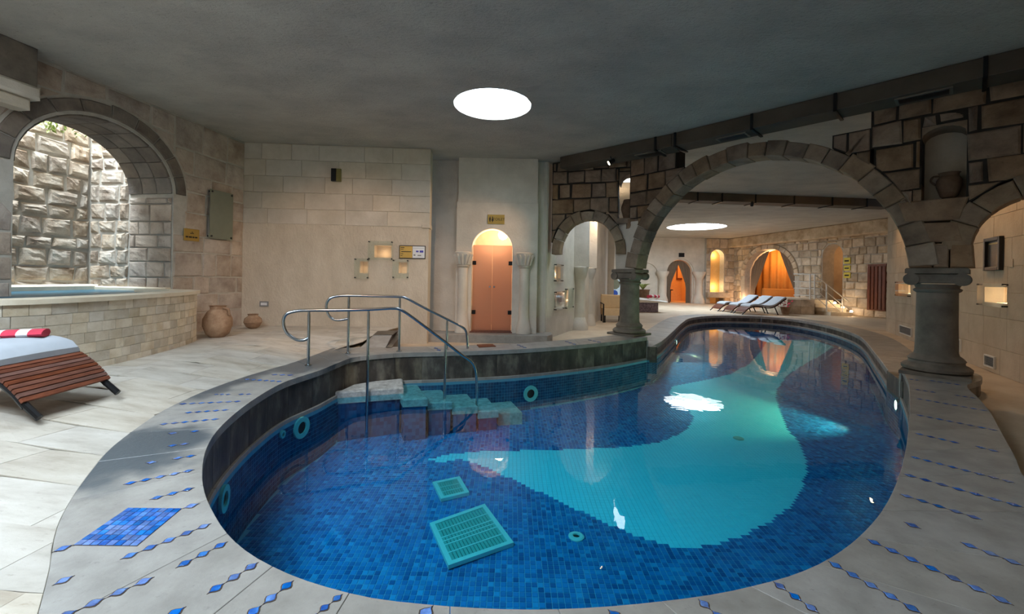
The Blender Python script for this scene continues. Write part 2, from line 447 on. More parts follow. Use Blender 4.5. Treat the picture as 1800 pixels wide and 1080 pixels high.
M['duct'] = stone('painted_duct', srgb(78, 68, 58), srgb(98, 88, 76), 1.5, 0.65, 0.1, 30, 0)
M['dkmetal'] = plain('dark_metal', srgb(40, 40, 42), 0.35, 0.6)
M['steel'] = plain('stainless_steel', srgb(176, 184, 190), 0.22, 1.0)
M['gold'] = plain('brass_plate', srgb(170, 140, 70), 0.4, 0.55)
M['ink'] = plain('dark_ink', srgb(34, 28, 20), 0.7)
M['blueink'] = plain('blue_ink', srgb(70, 70, 170), 0.7)
M['paper'] = plain('white_paper', srgb(225, 228, 232), 0.7)
M['black'] = plain('black_frame', srgb(26, 22, 20), 0.4)
M['bluetile'] = stone('glazed_blue_tile', srgb(22, 74, 158), srgb(70, 140, 214), 22, 0.18, 0.15, 30, 0.3, c3=srgb(36, 104, 190), spec=0.5)
M['inlay'] = stone('dark_inlay_joint', srgb(60, 48, 42), srgb(92, 76, 64), 20, 0.8, 0.1, 60, 0)
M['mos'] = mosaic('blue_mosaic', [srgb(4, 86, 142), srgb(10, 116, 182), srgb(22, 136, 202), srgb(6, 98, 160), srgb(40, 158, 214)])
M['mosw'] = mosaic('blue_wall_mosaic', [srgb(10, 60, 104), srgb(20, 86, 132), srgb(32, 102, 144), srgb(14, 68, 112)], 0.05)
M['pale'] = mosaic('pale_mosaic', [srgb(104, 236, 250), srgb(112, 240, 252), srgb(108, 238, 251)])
M['poolgrout'] = stone('aqua_grout', srgb(74, 156, 190), srgb(96, 176, 204), 6, 0.6, 0, 40, 0)
M['palegrout'] = stone('pale_aqua_grout', srgb(100, 230, 242), srgb(110, 236, 248), 6, 0.6, 0, 40, 0)
M['aqua'] = plain('aqua_plastic', srgb(140, 224, 220), 0.5)
M['aqua2'] = plain('aqua_grate', srgb(70, 176, 168), 0.5)
M['water'] = water('pool_water', (0.40, 0.84, 0.95, 1))
M['jwater'] = plain('foaming_teal_water', srgb(10, 84, 106), 0.3, spec=0.15)
M['jshell'] = plain('whirlpool_shell', srgb(40, 150, 180), 0.4)
M['wood'] = stone('oiled_teak', srgb(88, 48, 34), srgb(126, 74, 54), 6, 0.5, 0.15, 40, 0.15, stretch=(6, 1, 6))
M['wood2'] = stone('reddish_door_wood', srgb(96, 50, 34), srgb(128, 72, 50), 5, 0.5, 0.1, 30, 0.08, stretch=(4, 4, 0.6))
M['cush'] = plain('grey_cushion', srgb(176, 182, 190), 0.9)
M['cream'] = plain('cream_fabric', srgb(214, 186, 146), 0.9)
M['towel'] = plain('red_towel', srgb(204, 60, 84), 0.95)
M['towelw'] = plain('white_towel', srgb(236, 226, 226), 0.95)
M['pot'] = stone('dusty_terracotta', srgb(132, 104, 82), srgb(176, 148, 122), 6, 0.9, 0.3, 30, 0)
M['pot2'] = stone('old_clay_jug', srgb(92, 70, 54), srgb(124, 98, 78), 6, 0.8, 0.2, 30, 0)
M['curt'] = plain('amber_curtain', srgb(186, 126, 56), 0.85)
M['curtg'] = plain('taupe_curtain', srgb(120, 104, 88), 0.9)
M['amber'] = plain('amber_wall', srgb(226, 178, 112), 0.9)
M['peach'] = plain('pale_lobby_wall', srgb(232, 208, 184), 0.9)
def frosted(name, c):
    m, nt, nd, lk, out = newmat(name)
    d = N(nt, 'ShaderNodeBsdfDiffuse'); d.inputs[0].default_value = c
    t = N(nt, 'ShaderNodeBsdfTranslucent'); t.inputs[0].default_value = c
    g = N(nt, 'ShaderNodeBsdfGlossy'); g.inputs['Roughness'].default_value = 0.35
    m1 = N(nt, 'ShaderNodeMixShader'); m1.inputs[0].default_value = 0.75; lk.new(d.outputs[0], m1.inputs[1]); lk.new(t.outputs[0], m1.inputs[2])
    m2 = N(nt, 'ShaderNodeMixShader'); m2.inputs[0].default_value = 0.04; lk.new(m1.outputs[0], m2.inputs[1]); lk.new(g.outputs[0], m2.inputs[2])
    lk.new(m2.outputs[0], out.inputs[0]); return m
M['frost'] = frosted('frosted_glass_door', srgb(206, 184, 168))
M['panel'] = plain('grey_green_glass', srgb(120, 124, 108), 0.12, spec=0.8)
M['paneledge'] = plain('pale_glass_edge', srgb(150, 158, 142), 0.2)
M['gls'] = glass('niche_glass', (0.95, 0.97, 0.94, 1), 0.94)
M['plug'] = plain('grey_plastic', srgb(130, 132, 134), 0.5)
M['olive'] = plain('olive_plastic', srgb(120, 112, 62), 0.5)
M['leaf'] = stone('leaf_green', srgb(90, 112, 40), srgb(186, 200, 120), 20, 0.6, 0, 20, 0.3)
M['lampw'] = emit('warm_lamp_glow', (1.0, 0.72, 0.42), 30)
M['plinth'] = stone('purple_mosaic_plinth', srgb(84, 76, 92), srgb(150, 140, 156), 16, 0.7, 0.3, 40, 0)
M['whitepaint'] = plain('white_paint', srgb(226, 224, 218), 0.5)
M['photo'] = plain('dark_print', srgb(60, 60, 58), 0.25, spec=0.6)
M['yellow'] = plain('yellow_sign', srgb(206, 186, 60), 0.5)
M['bluewhite'] = plain('pale_blue_panel', srgb(200, 222, 236), 0.5)
M['bluepaint'] = plain('blue_paint', srgb(40, 80, 170), 0.5)
for k, s in SKY_S.items(): M['sky_' + k] = emit('daylight_' + k, DAY, s)

def lamp(name, loc, power, color=WARM, size=0.05, kind='POINT', rot=None, spot=None, sx=None, spec=0.0):
    d = bpy.data.lights.new(name, kind); d.energy = power; d.color = color
    if kind == 'AREA':
        d.size = size
        if sx: d.shape = 'RECTANGLE'; d.size_y = sx
    else: d.shadow_soft_size = size if spec else 0.0
    if spot: d.spot_size = math.radians(spot); d.spot_blend = 0.6
    d.specular_factor = spec
    o = bpy.data.objects.new(name, d); COL.objects.link(o); o.location = loc
    if rot: o.rotation_euler = rot
    return o

# ================================================================== SETTING
ZC, ZF, ZW = 4.0, -0.22, -0.5        # ceiling, lower floor, water level

# ---- coursed masonry: every stone an object, one recessed mortar body behind
def coursed(fr, a0, a1, b0, b1, hs, ws, parent, mat, mortar, seed, name='stone', c0=-0.10, c1=0.02, gap=0.012, bev=0.012, rough=0.0,
            outside=(), holes=(), keep=None, both=False, jitter=0.0, cm=None, skew=0.0, top=None, mortar_mesh=True):
    R = random.Random(seed); core = MB(); n = 0
    b = b0
    while b < b1 - 0.03:
        h = R.uniform(*hs)
        if b1 - b - h < hs[0] * 0.5: h = b1 - b
        a = a0 - R.uniform(0, ws[0])
        while a < a1 - 0.02:
            w = R.uniform(*ws)
            if a1 - a - w < ws[0] * 0.4: w = a1 - a
            P = [(max(a, a0), b), (a + w, b), (a + w, b + h), (max(a, a0), b + h)]
            if P[1][0] - P[0][0] > 0.05:
                lst = [P]
                for (ca, cb, rx, rz) in outside:          # keep clear of an arch ring
                    nxt = []
                    for Q in lst:
                        cx, cy = sum(q[0] for q in Q) / len(Q), sum(q[1] for q in Q) / len(Q)
                        near = min(((q[0] - ca) / rx) ** 2 + ((q[1] - cb) / rz) ** 2 for q in Q)
                        dx, dy = (cx - ca) / rx, (cy - cb) / rz; L = math.hypot(dx, dy) or 1e-6
                        if near < 1 or L < 1.4:
                            dx /= L; dy /= L
                            p = (ca + rx * dx, cb + rz * dy); nn = (dx / rx, dy / rz); ln = math.hypot(*nn)
                            if cy > cb - 0.02 or L > 1: Q = clip_half(Q, p, (nn[0] / ln, nn[1] / ln))
                            else: Q = []
                        if len(Q) > 2: nxt.append(Q)
                    lst = nxt
                for (h0, h1, g0, g1) in holes:
                    nxt = []
                    for Q in lst:
                        x0, x1 = min(q[0] for q in Q), max(q[0] for q in Q); y0, y1 = min(q[1] for q in Q), max(q[1] for q in Q)
                        if x1 <= h0 + 1e-4 or x0 >= h1 - 1e-4 or y1 <= g0 + 1e-4 or y0 >= g1 - 1e-4: nxt.append(Q); continue
                        L_ = clip_half(Q, (h0, 0), (-1, 0)); R_ = clip_half(Q, (h1, 0), (1, 0))
                        mid = clip_half(clip_half(Q, (h0, 0), (1, 0)), (h1, 0), (-1, 0))
                        U_ = clip_half(mid, (0, g1), (0, 1)) if len(mid) > 2 else []; D_ = clip_half(mid, (0, g0), (0, -1)) if len(mid) > 2 else []
                        nxt += [q for q in (L_, R_, U_, D_) if len(q) > 2]
                    lst = nxt
                for Q in lst:
                    Q = dedupe(ccw(Q))
                    if len(Q) < 3 or area(Q) < 0.006: continue
                    cx, cy = sum(q[0] for q in Q) / len(Q), sum(q[1] for q in Q) / len(Q)
                    if keep and not keep(cx, cy): continue
                    if mortar_mesh: core.prism(Q, fr, (c0 + 0.02 if both else c0 - 0.03), (cm if cm is not None else c1 - 0.025))
                    S = inset(Q, gap / 2)
                    if area(S) < 0.003: continue
                    if jitter: S = [(q[0] + R.uniform(-jitter, jitter), q[1] + R.uniform(-jitter, jitter)) for q in S]
                    off = R.uniform(-0.35, 0.35) * (c1 - c0) * 0.12
                    MB().prism(S, fr, c0, c1 + off, bev, both, rough).build(name, mat, parent); n += 1
            a += w
        b += h
    if mortar_mesh and core.v: core.build('mortar', mortar, parent)
    return n

def voussoirs(fr, ca, cb, r0, r1, t0, t1, n, parent, mat, c0, c1, seed, k=1.0, name='voussoir', gap=0.010, bev=0.014, both=True, jit=0.03, mortar=None):
    """a ring of wedge stones (k squashes the height); angles in degrees from +a"""
    R = random.Random(seed); core = MB()
    cuts = [t0 + (t1 - t0) * (i + (R.uniform(-0.16, 0.16) if 0 < i < n else 0)) / n for i in range(n + 1)]
    for i in range(n):
        ro = r1 + R.uniform(-jit, jit); ri = r0 + R.uniform(-jit, jit) * 0.25
        a, b = cuts[i], cuts[i + 1]
        P = arc(ca, cb, ri, ri * k, a, b, 3) + arc(ca, cb, ro, ri * k + (ro - ri), b, a, 3)
        Q = inset(ccw(P), gap / 2)
        o = R.uniform(-0.012, 0.012)
        MB().prism(Q, fr, c0 - o, c1 + o, bev, both).build(name, mat, parent)
        core.prism(inset(ccw(P), 0.02), fr, c0 + 0.03, c1 - 0.03)
    core.build('mortar', mortar or M['dkmortar'], parent)

# ------------------------------------------------------------------ pool outline (level lines of the coping, read from the photograph)
near_px = [(1138, 593), (1067, 602), (929, 613.4), (784, 619), (706, 620.7), (640, 626), (617, 629.6), (590, 640), (560, 652), (500, 672), (450, 700), (410, 730), (380, 760), (362, 792),
           (356, 830), (360, 865), (375, 900), (400, 938), (440, 973), (500, 1005), (560, 1027), (650, 1050), (750, 1062), (850, 1069), (950, 1071), (1050, 1067),
           (1150, 1058), (1250, 1045), (1330, 1028), (1400, 1008), (1460, 980), (1510, 943), (1550, 898), (1575, 850), (1590, 800), (1597, 750), (1599, 705), (1596, 672), (1583, 645)]
far_px = [(1562, 655), (1539, 624), (1513, 594), (1480, 580), (1440, 570), (1400, 563), (1350, 558), (1300, 556), (1250, 556), (1215, 560), (1200, 568), (1185, 582), (1165, 600), (1145, 611)]
near_in = catmull([G(x, y, 0) for x, y in near_px], 5)
far_in = catmull([G(x, y, ZF) for x, y in far_px], 5)
POOL = ccw(dedupe(near_in + far_in, 0.01))
NP = np.array(POOL)

def inside(poly, X, Y):
    X = np.asarray(X, float); Y = np.asarray(Y, float); r = np.zeros(X.shape, bool); n = len(poly)
    for i in range(n):
        x0, y0 = poly[i]; x1, y1 = poly[(i + 1) % n]
        if y0 == y1: continue
        c = ((y0 > Y) != (y1 > Y)) & (X < (x1 - x0) * (Y - y0) / (y1 - y0) + x0)
        r ^= c
    return r

# outer edge of the near coping
out_back = [(3.08, 10.22), (1.70, 8.98), (0.12, 8.02), (-1.22, 7.58), (-2.0, 7.42), (-3.02, 7.18)]
out_left = [(-3.02, 7.18)] + [G(x, y, 0) for x, y in [(540, 629), (507, 640), (435, 661), (369, 684), (310, 710), (267, 734), (200, 783), (160, 828), (130, 870), (105, 915), (92, 960), (87, 1000)]] + [(-1.62, 1.45)]
out_near = [(-1.62, 1.45), (-1.25, 0.95), (-0.7, 0.6), (0.1, 0.45), (1.0, 0.55), (1.9, 1.0), (2.6, 1.75), (3.05, 2.35)]
out_right = [(3.05, 2.35)] + [G(x, y, 0) for x, y in [(1800, 838), (1786, 806), (1760, 759), (1741, 725), (1722, 702), (1700, 678)]] + [(6.25, 5.62), (6.62, 6.02), (6.52, 6.45)]
def idx(px): return near_px.index(px) * 5
k1, k2, k3 = idx((617, 629.6)), idx((400, 938)), idx((1550, 898))
secs = [(near_in[:k1 + 1], out_back, 9, False), (near_in[k1:k2 + 1], out_left, 11, True), (near_in[k2:k3 + 1], out_near, 9, True), (near_in[k3:], out_right, 9, True)]

FL0 = Flat(0.0)
coping = empty('pool_coping', (0, 0, 0), 'grey stone pool coping inlaid with chains of blue diamond tiles', None, None, 'structure')
OUT_ALL = []
kerb = MB()
for inn, outp, n, smooth in secs:
    o2 = catmull(outp, 8) if smooth else outp
    A, Bq = resample(inn, n * 4), resample(o2, n * 4)
    OUT_ALL += Bq if not OUT_ALL else Bq[1:]
    for i in range(n):
        P = A[i * 4:i * 4 + 5] + Bq[i * 4:i * 4 + 5][::-1]
        P = inset(ccw(P), 0.0012)
        MB().prism(P, FL0, -0.07, 0.0, 0.002).build('coping_slab', M['copw'], coping)
    for i in range(n * 4):
        pa, pb, qa, qb = A[i], A[i + 1], Bq[i], Bq[i + 1]
        f = lambda p, q, t: (p[0] + (q[0] - p[0]) * t, p[1] + (q[1] - p[1]) * t)
        kerb.prism([f(pa, qa, .06), f(pb, qb, .06), f(qb, pb, .02), f(qa, pa, .02)], FL0, -0.45, -0.066)
kerb.build('kerb_body', M['kerb'], coping)

# far coping, one step lower
fc_out = []
for i, p in enumerate(far_in):
    a, b = far_in[max(i - 1, 0)], far_in[min(i + 1, len(far_in) - 1)]
    d = (b[0] - a[0], b[1] - a[1]); L = math.hypot(*d) or 1
    fc_out.append((p[0] + d[1] / L * 0.7, p[1] - d[0] / L * 0.7))
if inside(POOL, fc_out[len(fc_out) // 2][0], fc_out[len(fc_out) // 2][1]):
    fc_out = [(2 * p[0] - q[0], 2 * p[1] - q[1]) for p, q in zip(far_in, fc_out)]
FLF = Flat(ZF)
fcop = empty('pool_coping', (8, 15, ZF), 'lower stone coping around the far end of the pool', None, None, 'structure')
A, Bq = resample(far_in, 26 * 3), resample(fc_out, 26 * 3)
for i in range(26):
    P = inset(ccw(A[i * 3:i * 3 + 4] + Bq[i * 3:i * 3 + 4][::-1]), 0.004)
    MB().prism(P, FLF, -0.08, 0.015, 0.008).build('coping_slab', M['cop'], fcop)

# ---- pool shell
def floor_z(Y):
    T = [(0, -1.32), (2, -1.30), (4, -1.21), (7, -1.08), (9, -1.06), (11, -0.88), (18.5, -0.82), (40, -0.82)]
    for (y0, z0), (y1, z1) in zip(T, T[1:]):
        if Y <= y1: return z0 + (z1 - z0) * (Y - y0) / (y1 - y0)
    return T[-1][1]

pool = empty('pool_shell', (1.5, 5, -1.2), 'kidney shaped pool basin lined with blue mosaic and a pale wave', None, None, 'structure')
fb = MB()
bands = [0, 2, 4, 7, 9, 11, 20]
for y0, y1 in zip(bands, bands[1:]):
    P = dedupe(clip_half(clip_half(POOL, (0, y0), (0, 1)), (0, y1), (0, -1)))
    if len(P) > 2: fb.add([(p[0], p[1], floor_z(p[1])) for p in P], [tuple(range(len(P)))])
fb.build('basin_floor', M['poolgrout'], pool)
wb = MB()
n = len(POOL)
LOOP = resample(POOL + [POOL[0]], 900)
rows = [[(p[0], p[1], floor_z(p[1])) for p in LOOP], [(p[0], p[1], ZW) for p in LOOP]]
wb.grid(rows); wb.build('basin_wall', M['poolgrout'], pool)
# stone panels of the wall above the water
def outward(i, L, d):
    a, b = L[i - 1], L[(i + 1) % len(L)]
    t = (b[0] - a[0], b[1] - a[1]); l = math.hypot(*t) or 1
    return (L[i][0] + t[1] / l * d, L[i][1] - t[0] / l * d)
for pts, zt, lab in ((near_in, -0.066, 'near'), (far_in, ZF - 0.07, 'far')):
    L = 0; run = sum(math.dist(a, b) for a, b in zip(pts, pts[1:])); m = int(run / 0.42)
    R_ = resample(pts, m * 4)
    # outward from the pool
    out_ = []
    for i in range(len(R_)):
        a, b = R_[max(i - 1, 0)], R_[min(i + 1, len(R_) - 1)]
        t = (b[0] - a[0], b[1] - a[1]); l = math.hypot(*t) or 1
        out_.append((t[1] / l, -t[0] / l))
    mid = len(R_) // 2
    s = -1 if inside(POOL, R_[mid][0] + out_[mid][0] * .1, R_[mid][1] + out_[mid][1] * .1) else 1
    for i in range(m):
        seg = R_[i * 4:i * 4 + 5]; nn = out_[i * 4:i * 4 + 5]
        inn = [(p[0] + s * q[0] * 0.025, p[1] + s * q[1] * 0.025) for p, q in zip(seg, nn)]
        ot = [(p[0] + s * q[0] * 0.09, p[1] + s * q[1] * 0.09) for p, q in zip(seg, nn)]
        MB().prism(inset(ccw(inn + ot[::-1]), 0.0025), FL0, ZW + 0.045, zt).build('wall_panel', M['kerb'], pool)
        inn = [(p[0] + s * q[0] * 0.0, p[1] + s * q[1] * 0.0) for p, q in zip(seg, nn)]
        MB().prism(inset(ccw(inn + ot[::-1]), 0.0015), FL0, ZW - 0.04, ZW + 0.045, 0.004).build('waterline_tile', M['bluetile'] if False else M['cop'], pool)

# ---- pale wave in the mosaic
pale_px = [(755, 808), (785, 800), (850, 794), (1000, 791), (1100, 787), (1160, 778), (1200, 762), (1214, 748), (1219, 735), (1206, 715), (1185, 700), (1176, 690), (1182, 680),
           (1235, 670), (1285, 658), (1318, 640), (1338, 618), (1350, 598), (1490, 598), (1450, 620), (1420, 638), (1383, 661), (1366, 685), (1364, 702), (1373, 727), (1385, 757), (1406, 780), (1416, 803), (1418, 830),
           (1410, 860), (1390, 890), (1350, 920), (1300, 945), (1250, 960), (1200, 966), (1160, 957), (1100, 936), (1000, 890), (900, 843), (840, 816), (805, 808), (770, 815)]
def Gf(x, y):
    z = -1.1
    for _ in range(6):
        p = G(x, y, z); z = floor_z(p[1])
    return p
PALE = [Gf(x, y) for x, y in pale_px]

PITCH = 0.05
xs = np.arange(math.floor(NP[:, 0].min() / PITCH), math.ceil(NP[:, 0].max() / PITCH)) * PITCH + PITCH / 2
ys = np.arange(math.floor(NP[:, 1].min() / PITCH), math.ceil(NP[:, 1].max() / PITCH)) * PITCH + PITCH / 2
GX, GY = np.meshgrid(xs, ys); GX, GY = GX.ravel(), GY.ravel()
ok = inside(POOL, GX, GY)
for dx in (-.02, .02):
    for dy in (-.02, .02): ok &= inside(POOL, GX + dx, GY + dy)
GX, GY = GX[ok], GY[ok]
isp = inside(PALE, GX, GY)

def tile_v(x, y, w=0.0225, hgt=0.004):
    z0, z1 = floor_z(y - w) + 0.001, floor_z(y + w) + 0.001
    b = 0.003
    return [(x - w, y - w, z0), (x + w, y - w, z0), (x + w, y + w, z1), (x - w, y + w, z1),
            (x - w + b, y - w + b, z0 + hgt), (x + w - b, y - w + b, z0 + hgt), (x + w - b, y + w - b, z1 + hgt), (x - w + b, y + w - b, z1 + hgt)]
TF = [(4, 5, 6, 7), (0, 1, 5, 4), (1, 2, 6, 5), (2, 3, 7, 6), (3, 0, 4, 7)]
# the 300 that show largest: near the camera, in frame, not behind the near coping
cand = []
for x, y, p in zip(GX, GY, isp):
    if y > 3.9: continue
    z = floor_z(y); u, v = proj(x, y, z)
    if not (0 < u < 1800 and v < 1070): continue
    t = (CAMZ - 0.0) / (CAMZ - z)
    cand.append((y, x, p, x * t, y * t))
if cand:
    vis = inside(POOL, [c[3] for c in cand], [c[4] for c in cand])
    cand = [c for c, k in zip(cand, vis) if k]
cand.sort(key=lambda c: c[0] ** 2 + c[1] ** 2)
own = set((round(c[1], 4), round(c[0], 4)) for c in cand[:300])
mb_b, mb_p = MB(), MB()
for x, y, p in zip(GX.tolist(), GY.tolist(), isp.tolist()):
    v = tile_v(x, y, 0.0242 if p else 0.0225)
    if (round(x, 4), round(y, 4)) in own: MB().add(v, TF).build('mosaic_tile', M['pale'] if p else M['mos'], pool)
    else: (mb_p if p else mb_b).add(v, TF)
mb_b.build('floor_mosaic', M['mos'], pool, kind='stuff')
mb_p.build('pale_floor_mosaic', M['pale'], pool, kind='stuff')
# wall mosaic below the water
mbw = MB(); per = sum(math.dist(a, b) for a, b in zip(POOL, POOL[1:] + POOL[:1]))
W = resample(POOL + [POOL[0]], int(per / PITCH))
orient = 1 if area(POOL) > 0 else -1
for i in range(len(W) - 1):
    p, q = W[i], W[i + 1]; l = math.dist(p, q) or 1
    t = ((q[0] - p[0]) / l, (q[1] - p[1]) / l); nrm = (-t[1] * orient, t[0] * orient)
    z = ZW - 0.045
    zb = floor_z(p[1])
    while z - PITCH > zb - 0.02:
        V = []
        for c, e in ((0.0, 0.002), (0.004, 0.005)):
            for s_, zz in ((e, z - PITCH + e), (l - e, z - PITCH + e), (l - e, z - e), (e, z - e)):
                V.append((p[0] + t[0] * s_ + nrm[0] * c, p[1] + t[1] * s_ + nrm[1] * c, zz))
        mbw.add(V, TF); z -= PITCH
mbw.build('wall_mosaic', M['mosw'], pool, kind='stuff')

# ---- water: one thin sheet reaching just under the coping
wt = MB().add([(p[0], p[1], ZW) for p in POOL], [tuple(range(len(POOL)))]).build('pool_water', M['water'])
tag(wt, 'still clear blue pool water mirroring arches and skylights', None, None, 'structure')

# ------------------------------------------------------------------ floors
def dist_poly(x, y, P):
    best = 9e9
    for (x0, y0), (x1, y1) in zip(P, P[1:]):
        dx, dy = x1 - x0, y1 - y0; t = max(0, min(1, ((x - x0) * dx + (y - y0) * dy) / (dx * dx + dy * dy + 1e-9)))
        best = min(best, (x - x0 - t * dx) ** 2 + (y - y0 - t * dy) ** 2)
    return math.sqrt(best)
COPL = catmull(out_left, 4) + catmull(out_near, 4)
def zt(x, y):
    d = dist_poly(x, y, COPL) / 1.0; d = max(0.0, min(1.0, d)); return 0.145 * d * d * (3 - 2 * d) - 0.004

FLW = Frame((-5.68, 8.92), (-6.23, 5.35))          # left wall, a grows towards the camera
FCW = Frame((-5.68, 8.92), (-1.82, 9.17))          # plain wall behind the pool
KERB0, KERB1 = (-2.42, 9.12), (-2.62, 7.5)
lw_far = FLW.w(12.5, 0)
TERR = [(-5.68, 8.92), KERB0, KERB1, (-3.02, 7.18)] + COPL[1:] + [(4.6, 0.9), (5.2, -2.6), (lw_far[0], lw_far[1])]
TERR = dedupe(TERR, 0.02)
floor = empty('floor', (-3.5, 3, 0), 'pale travertine terrace floor beside the pool', None, None, 'structure')
tb = MB()
STEP = 0.5
def tiles_over(poly, sx, sy, fn):
    x0, x1 = min(p[0] for p in poly), max(p[0] for p in poly); y0, y1 = min(p[1] for p in poly), max(p[1] for p in poly)
    j = 0; y = math.floor(y0 / sy) * sy
    while y < y1:
        x = math.floor(x0 / sx) * sx - (0.37 * sx * (j % 3))
        while x < x1:
            P = clip_rect(poly, x, x + sx, y, y + sy)
            P = dedupe(ccw(P)) if len(P) > 2 else []
            if len(P) > 2 and area(P) > 0.004: fn(P)
            x += sx
        y += sy; j += 1
def trav_tile(P):
    tb.add([(p[0], p[1], zt(*p) - 0.006) for p in P], [tuple(range(len(P)))])
    Q = inset(P, 0.0015)
    if area(Q) < 0.002: return
    T = inset(Q, 0.0025)
    if area(T) <= 0: T = Q
    n = len(P); dz = rnd.uniform(-0.0006, 0.0006)
    V = [(p[0], p[1], zt(*p) - 0.012) for p in Q] + [(p[0], p[1], zt(*p) - 0.001 + dz) for p in Q] + [(p[0], p[1], zt(*p) + dz) for p in T]
    Fc = [(i, (i + 1) % n, n + (i + 1) % n, n + i) for i in range(n)] + [(n + i, n + (i + 1) % n, 2 * n + (i + 1) % n, 2 * n + i) for i in range(n)] + [tuple(2 * n + i for i in range(n))]
    MB().add(V, Fc).build('floor_tile', M['trav'], floor)
tiles_over(TERR, 0.62, 0.41, trav_tile)
tb.add([(p[0], p[1], -0.03) for p in TERR], [tuple(range(len(TERR)))])
tb.build('floor_bed', M['grout'], floor)
# dark kerb with a ramp where the terrace drops to the toilet passage
kb = empty('trim_1', (-2.5, 8.3, 0), 'dark stone kerb and small ramp beside the plain wall', None, None, 'structure')
def wedge(top, name, mat):
    V = [(*G(x, y, z), z) for x, y, z in top]; n = len(V)
    V += [(p[0], p[1], -0.21) for p in V]
    MB().add(V, [tuple(range(n)), tuple(range(n, 2 * n))[::-1]] + [(i, (i + 1) % n, n + (i + 1) % n, n + i) for i in range(n)]).build(name, mat, kb)
wedge([(664, 582, .155), (701, 581, .155), (690, 589, .155), (656, 589, .155)], 'kerb_stone', M['kerb'])
wedge([(690, 589, .155), (701, 581, .155), (704, 591, .12), (688, 611, .012), (679, 611, .012)], 'kerb_stone', M['kerb'])
wedge([(656.5, 589.5, .15), (689, 589.5, .15), (678, 611, .006), (634, 611, .006)], 'ramp', M['cop'])
# lower floor with the pool cut out of it
def holed(outer, holes, z):
    bm = bmesh.new()
    for L in [outer] + holes:
        vs = [bm.verts.new((p[0], p[1], z)) for p in L]
        for i in range(len(vs)): bm.edges.new((vs[i], vs[(i + 1) % len(vs)]))
    bmesh.ops.triangle_fill(bm, use_beauty=True, use_dissolve=False, edges=bm.edges[:])
    return bm
LOWP = [(-4.5, 9.6), (-4.5, 6.4), (-3.4, 6.2), (-2.9, 3), (-2.2, 0.2), (0, -0.1), (4, -0.6), (9.0, 3), (18.0, 12), (18, 30), (-1, 30), (-2.2, 11.5)]
hole = []
PI = POOL[::3]
cx, cy = np.mean([p[0] for p in PI]), np.mean([p[1] for p in PI])
hole = [outward(i, PI, 0.05) for i in range(len(PI))]
bm = holed(LOWP, [hole], ZF)
for f in bm.faces:
    if f.normal.z < 0: f.normal_flip()
me = bpy.data.meshes.new('floor'); bm.to_mesh(me); bm.free()
lf = link('floor', me, M['lowfloor']); tag(lf, 'worn limestone floor of the lower hall and passages', None, None, 'structure')

# ------------------------------------------------------------------ ceiling with round skylights
SKY = [('main', -0.36, 6.79, 0.62), ('far', 9.40, 21.75, 1.42), ('mid', 3.15, 11.25, 0.75), ('near', -3.0, 0.6, 1.0), ('tub', -4.4, 3.25, 0.52)]  # the tub opening is added out of view to brighten the left side
ceil = empty('ceiling', (0, 6, ZC), 'rough grey plaster ceiling pierced by round skylights', None, None, 'structure')
FCE = Frame((0, 0), (1, 0))
wl0, wl1 = FLW.w(-0.2, 0, -0.02), FLW.w(13.5, 0, -0.02)
bm = holed([(wl0[0], wl0[1]), (wl1[0], wl1[1]), (7, -6), (19, 8), (19, 30.5), (-1, 30.5), (-3, 12)], [arc(x, y, r, r, 0, 354, 59) for _, x, y, r in SKY], ZC)
for f in bm.faces:
    if f.normal.z > 0: f.normal_flip()
me = bpy.data.meshes.new('ceiling_slab'); bm.to_mesh(me); bm.free()
link('ceiling_slab', me, M['ceil'], ceil)
for k, x, y, r in SKY:
    s = MB()
    R_ = random.Random(k)
    ringp = [(1 + R_.uniform(-.012, .012)) * r for _ in range(60)]
    rows = [[(x + (ringp[i % 60] if q == 0 else r) * math.cos(i * math.pi / 30), y + (ringp[i % 60] if q == 0 else r) * math.sin(i * math.pi / 30), ZC + q * 0.12) for i in range(61)] for q in range(3)]
    s.grid(rows); s.build('skylight_shaft', M['white'], ceil)
    w_ = tag(MB().add([(x + r * math.cos(i * math.pi / 30), y + r * math.sin(i * math.pi / 30), ZC + 0.22) for i in range(60)], [tuple(range(60))]).build('window_1', M['sky_' + k]),
        {'main': 'round skylight glowing white over the middle of the pool', 'far': 'round skylight glowing white over the far hall', 'mid': 'round skylight behind the stone arcade, seen through its small window',
         'near': 'large round skylight above the near travertine terrace', 'tub': 'small round skylight above the lounger by the whirlpool'}[k], None, None, 'structure')

# ------------------------------------------------------------------ walls
def celled(mb, fr, a0, a1, b0, b1, holes, c0, c1):
    """slab with rectangular openings"""
    A = sorted({a0, a1, *[h[0] for h in holes], *[h[1] for h in holes]}); Bs = sorted({b0, b1, *[h[2] for h in holes], *[h[3] for h in holes]})
    for x0, x1 in zip(A, A[1:]):
        y0 = None
        for y_0, y_1 in zip(Bs, Bs[1:]):
            m = ((x0 + x1) / 2, (y_0 + y_1) / 2)
            if any(h[0] < m[0] < h[1] and h[2] < m[1] < h[3] for h in holes): continue
            mb.prism([(x0, y_0), (x1, y_0), (x1, y_1), (x0, y_1)], fr, c0, c1)
    return mb

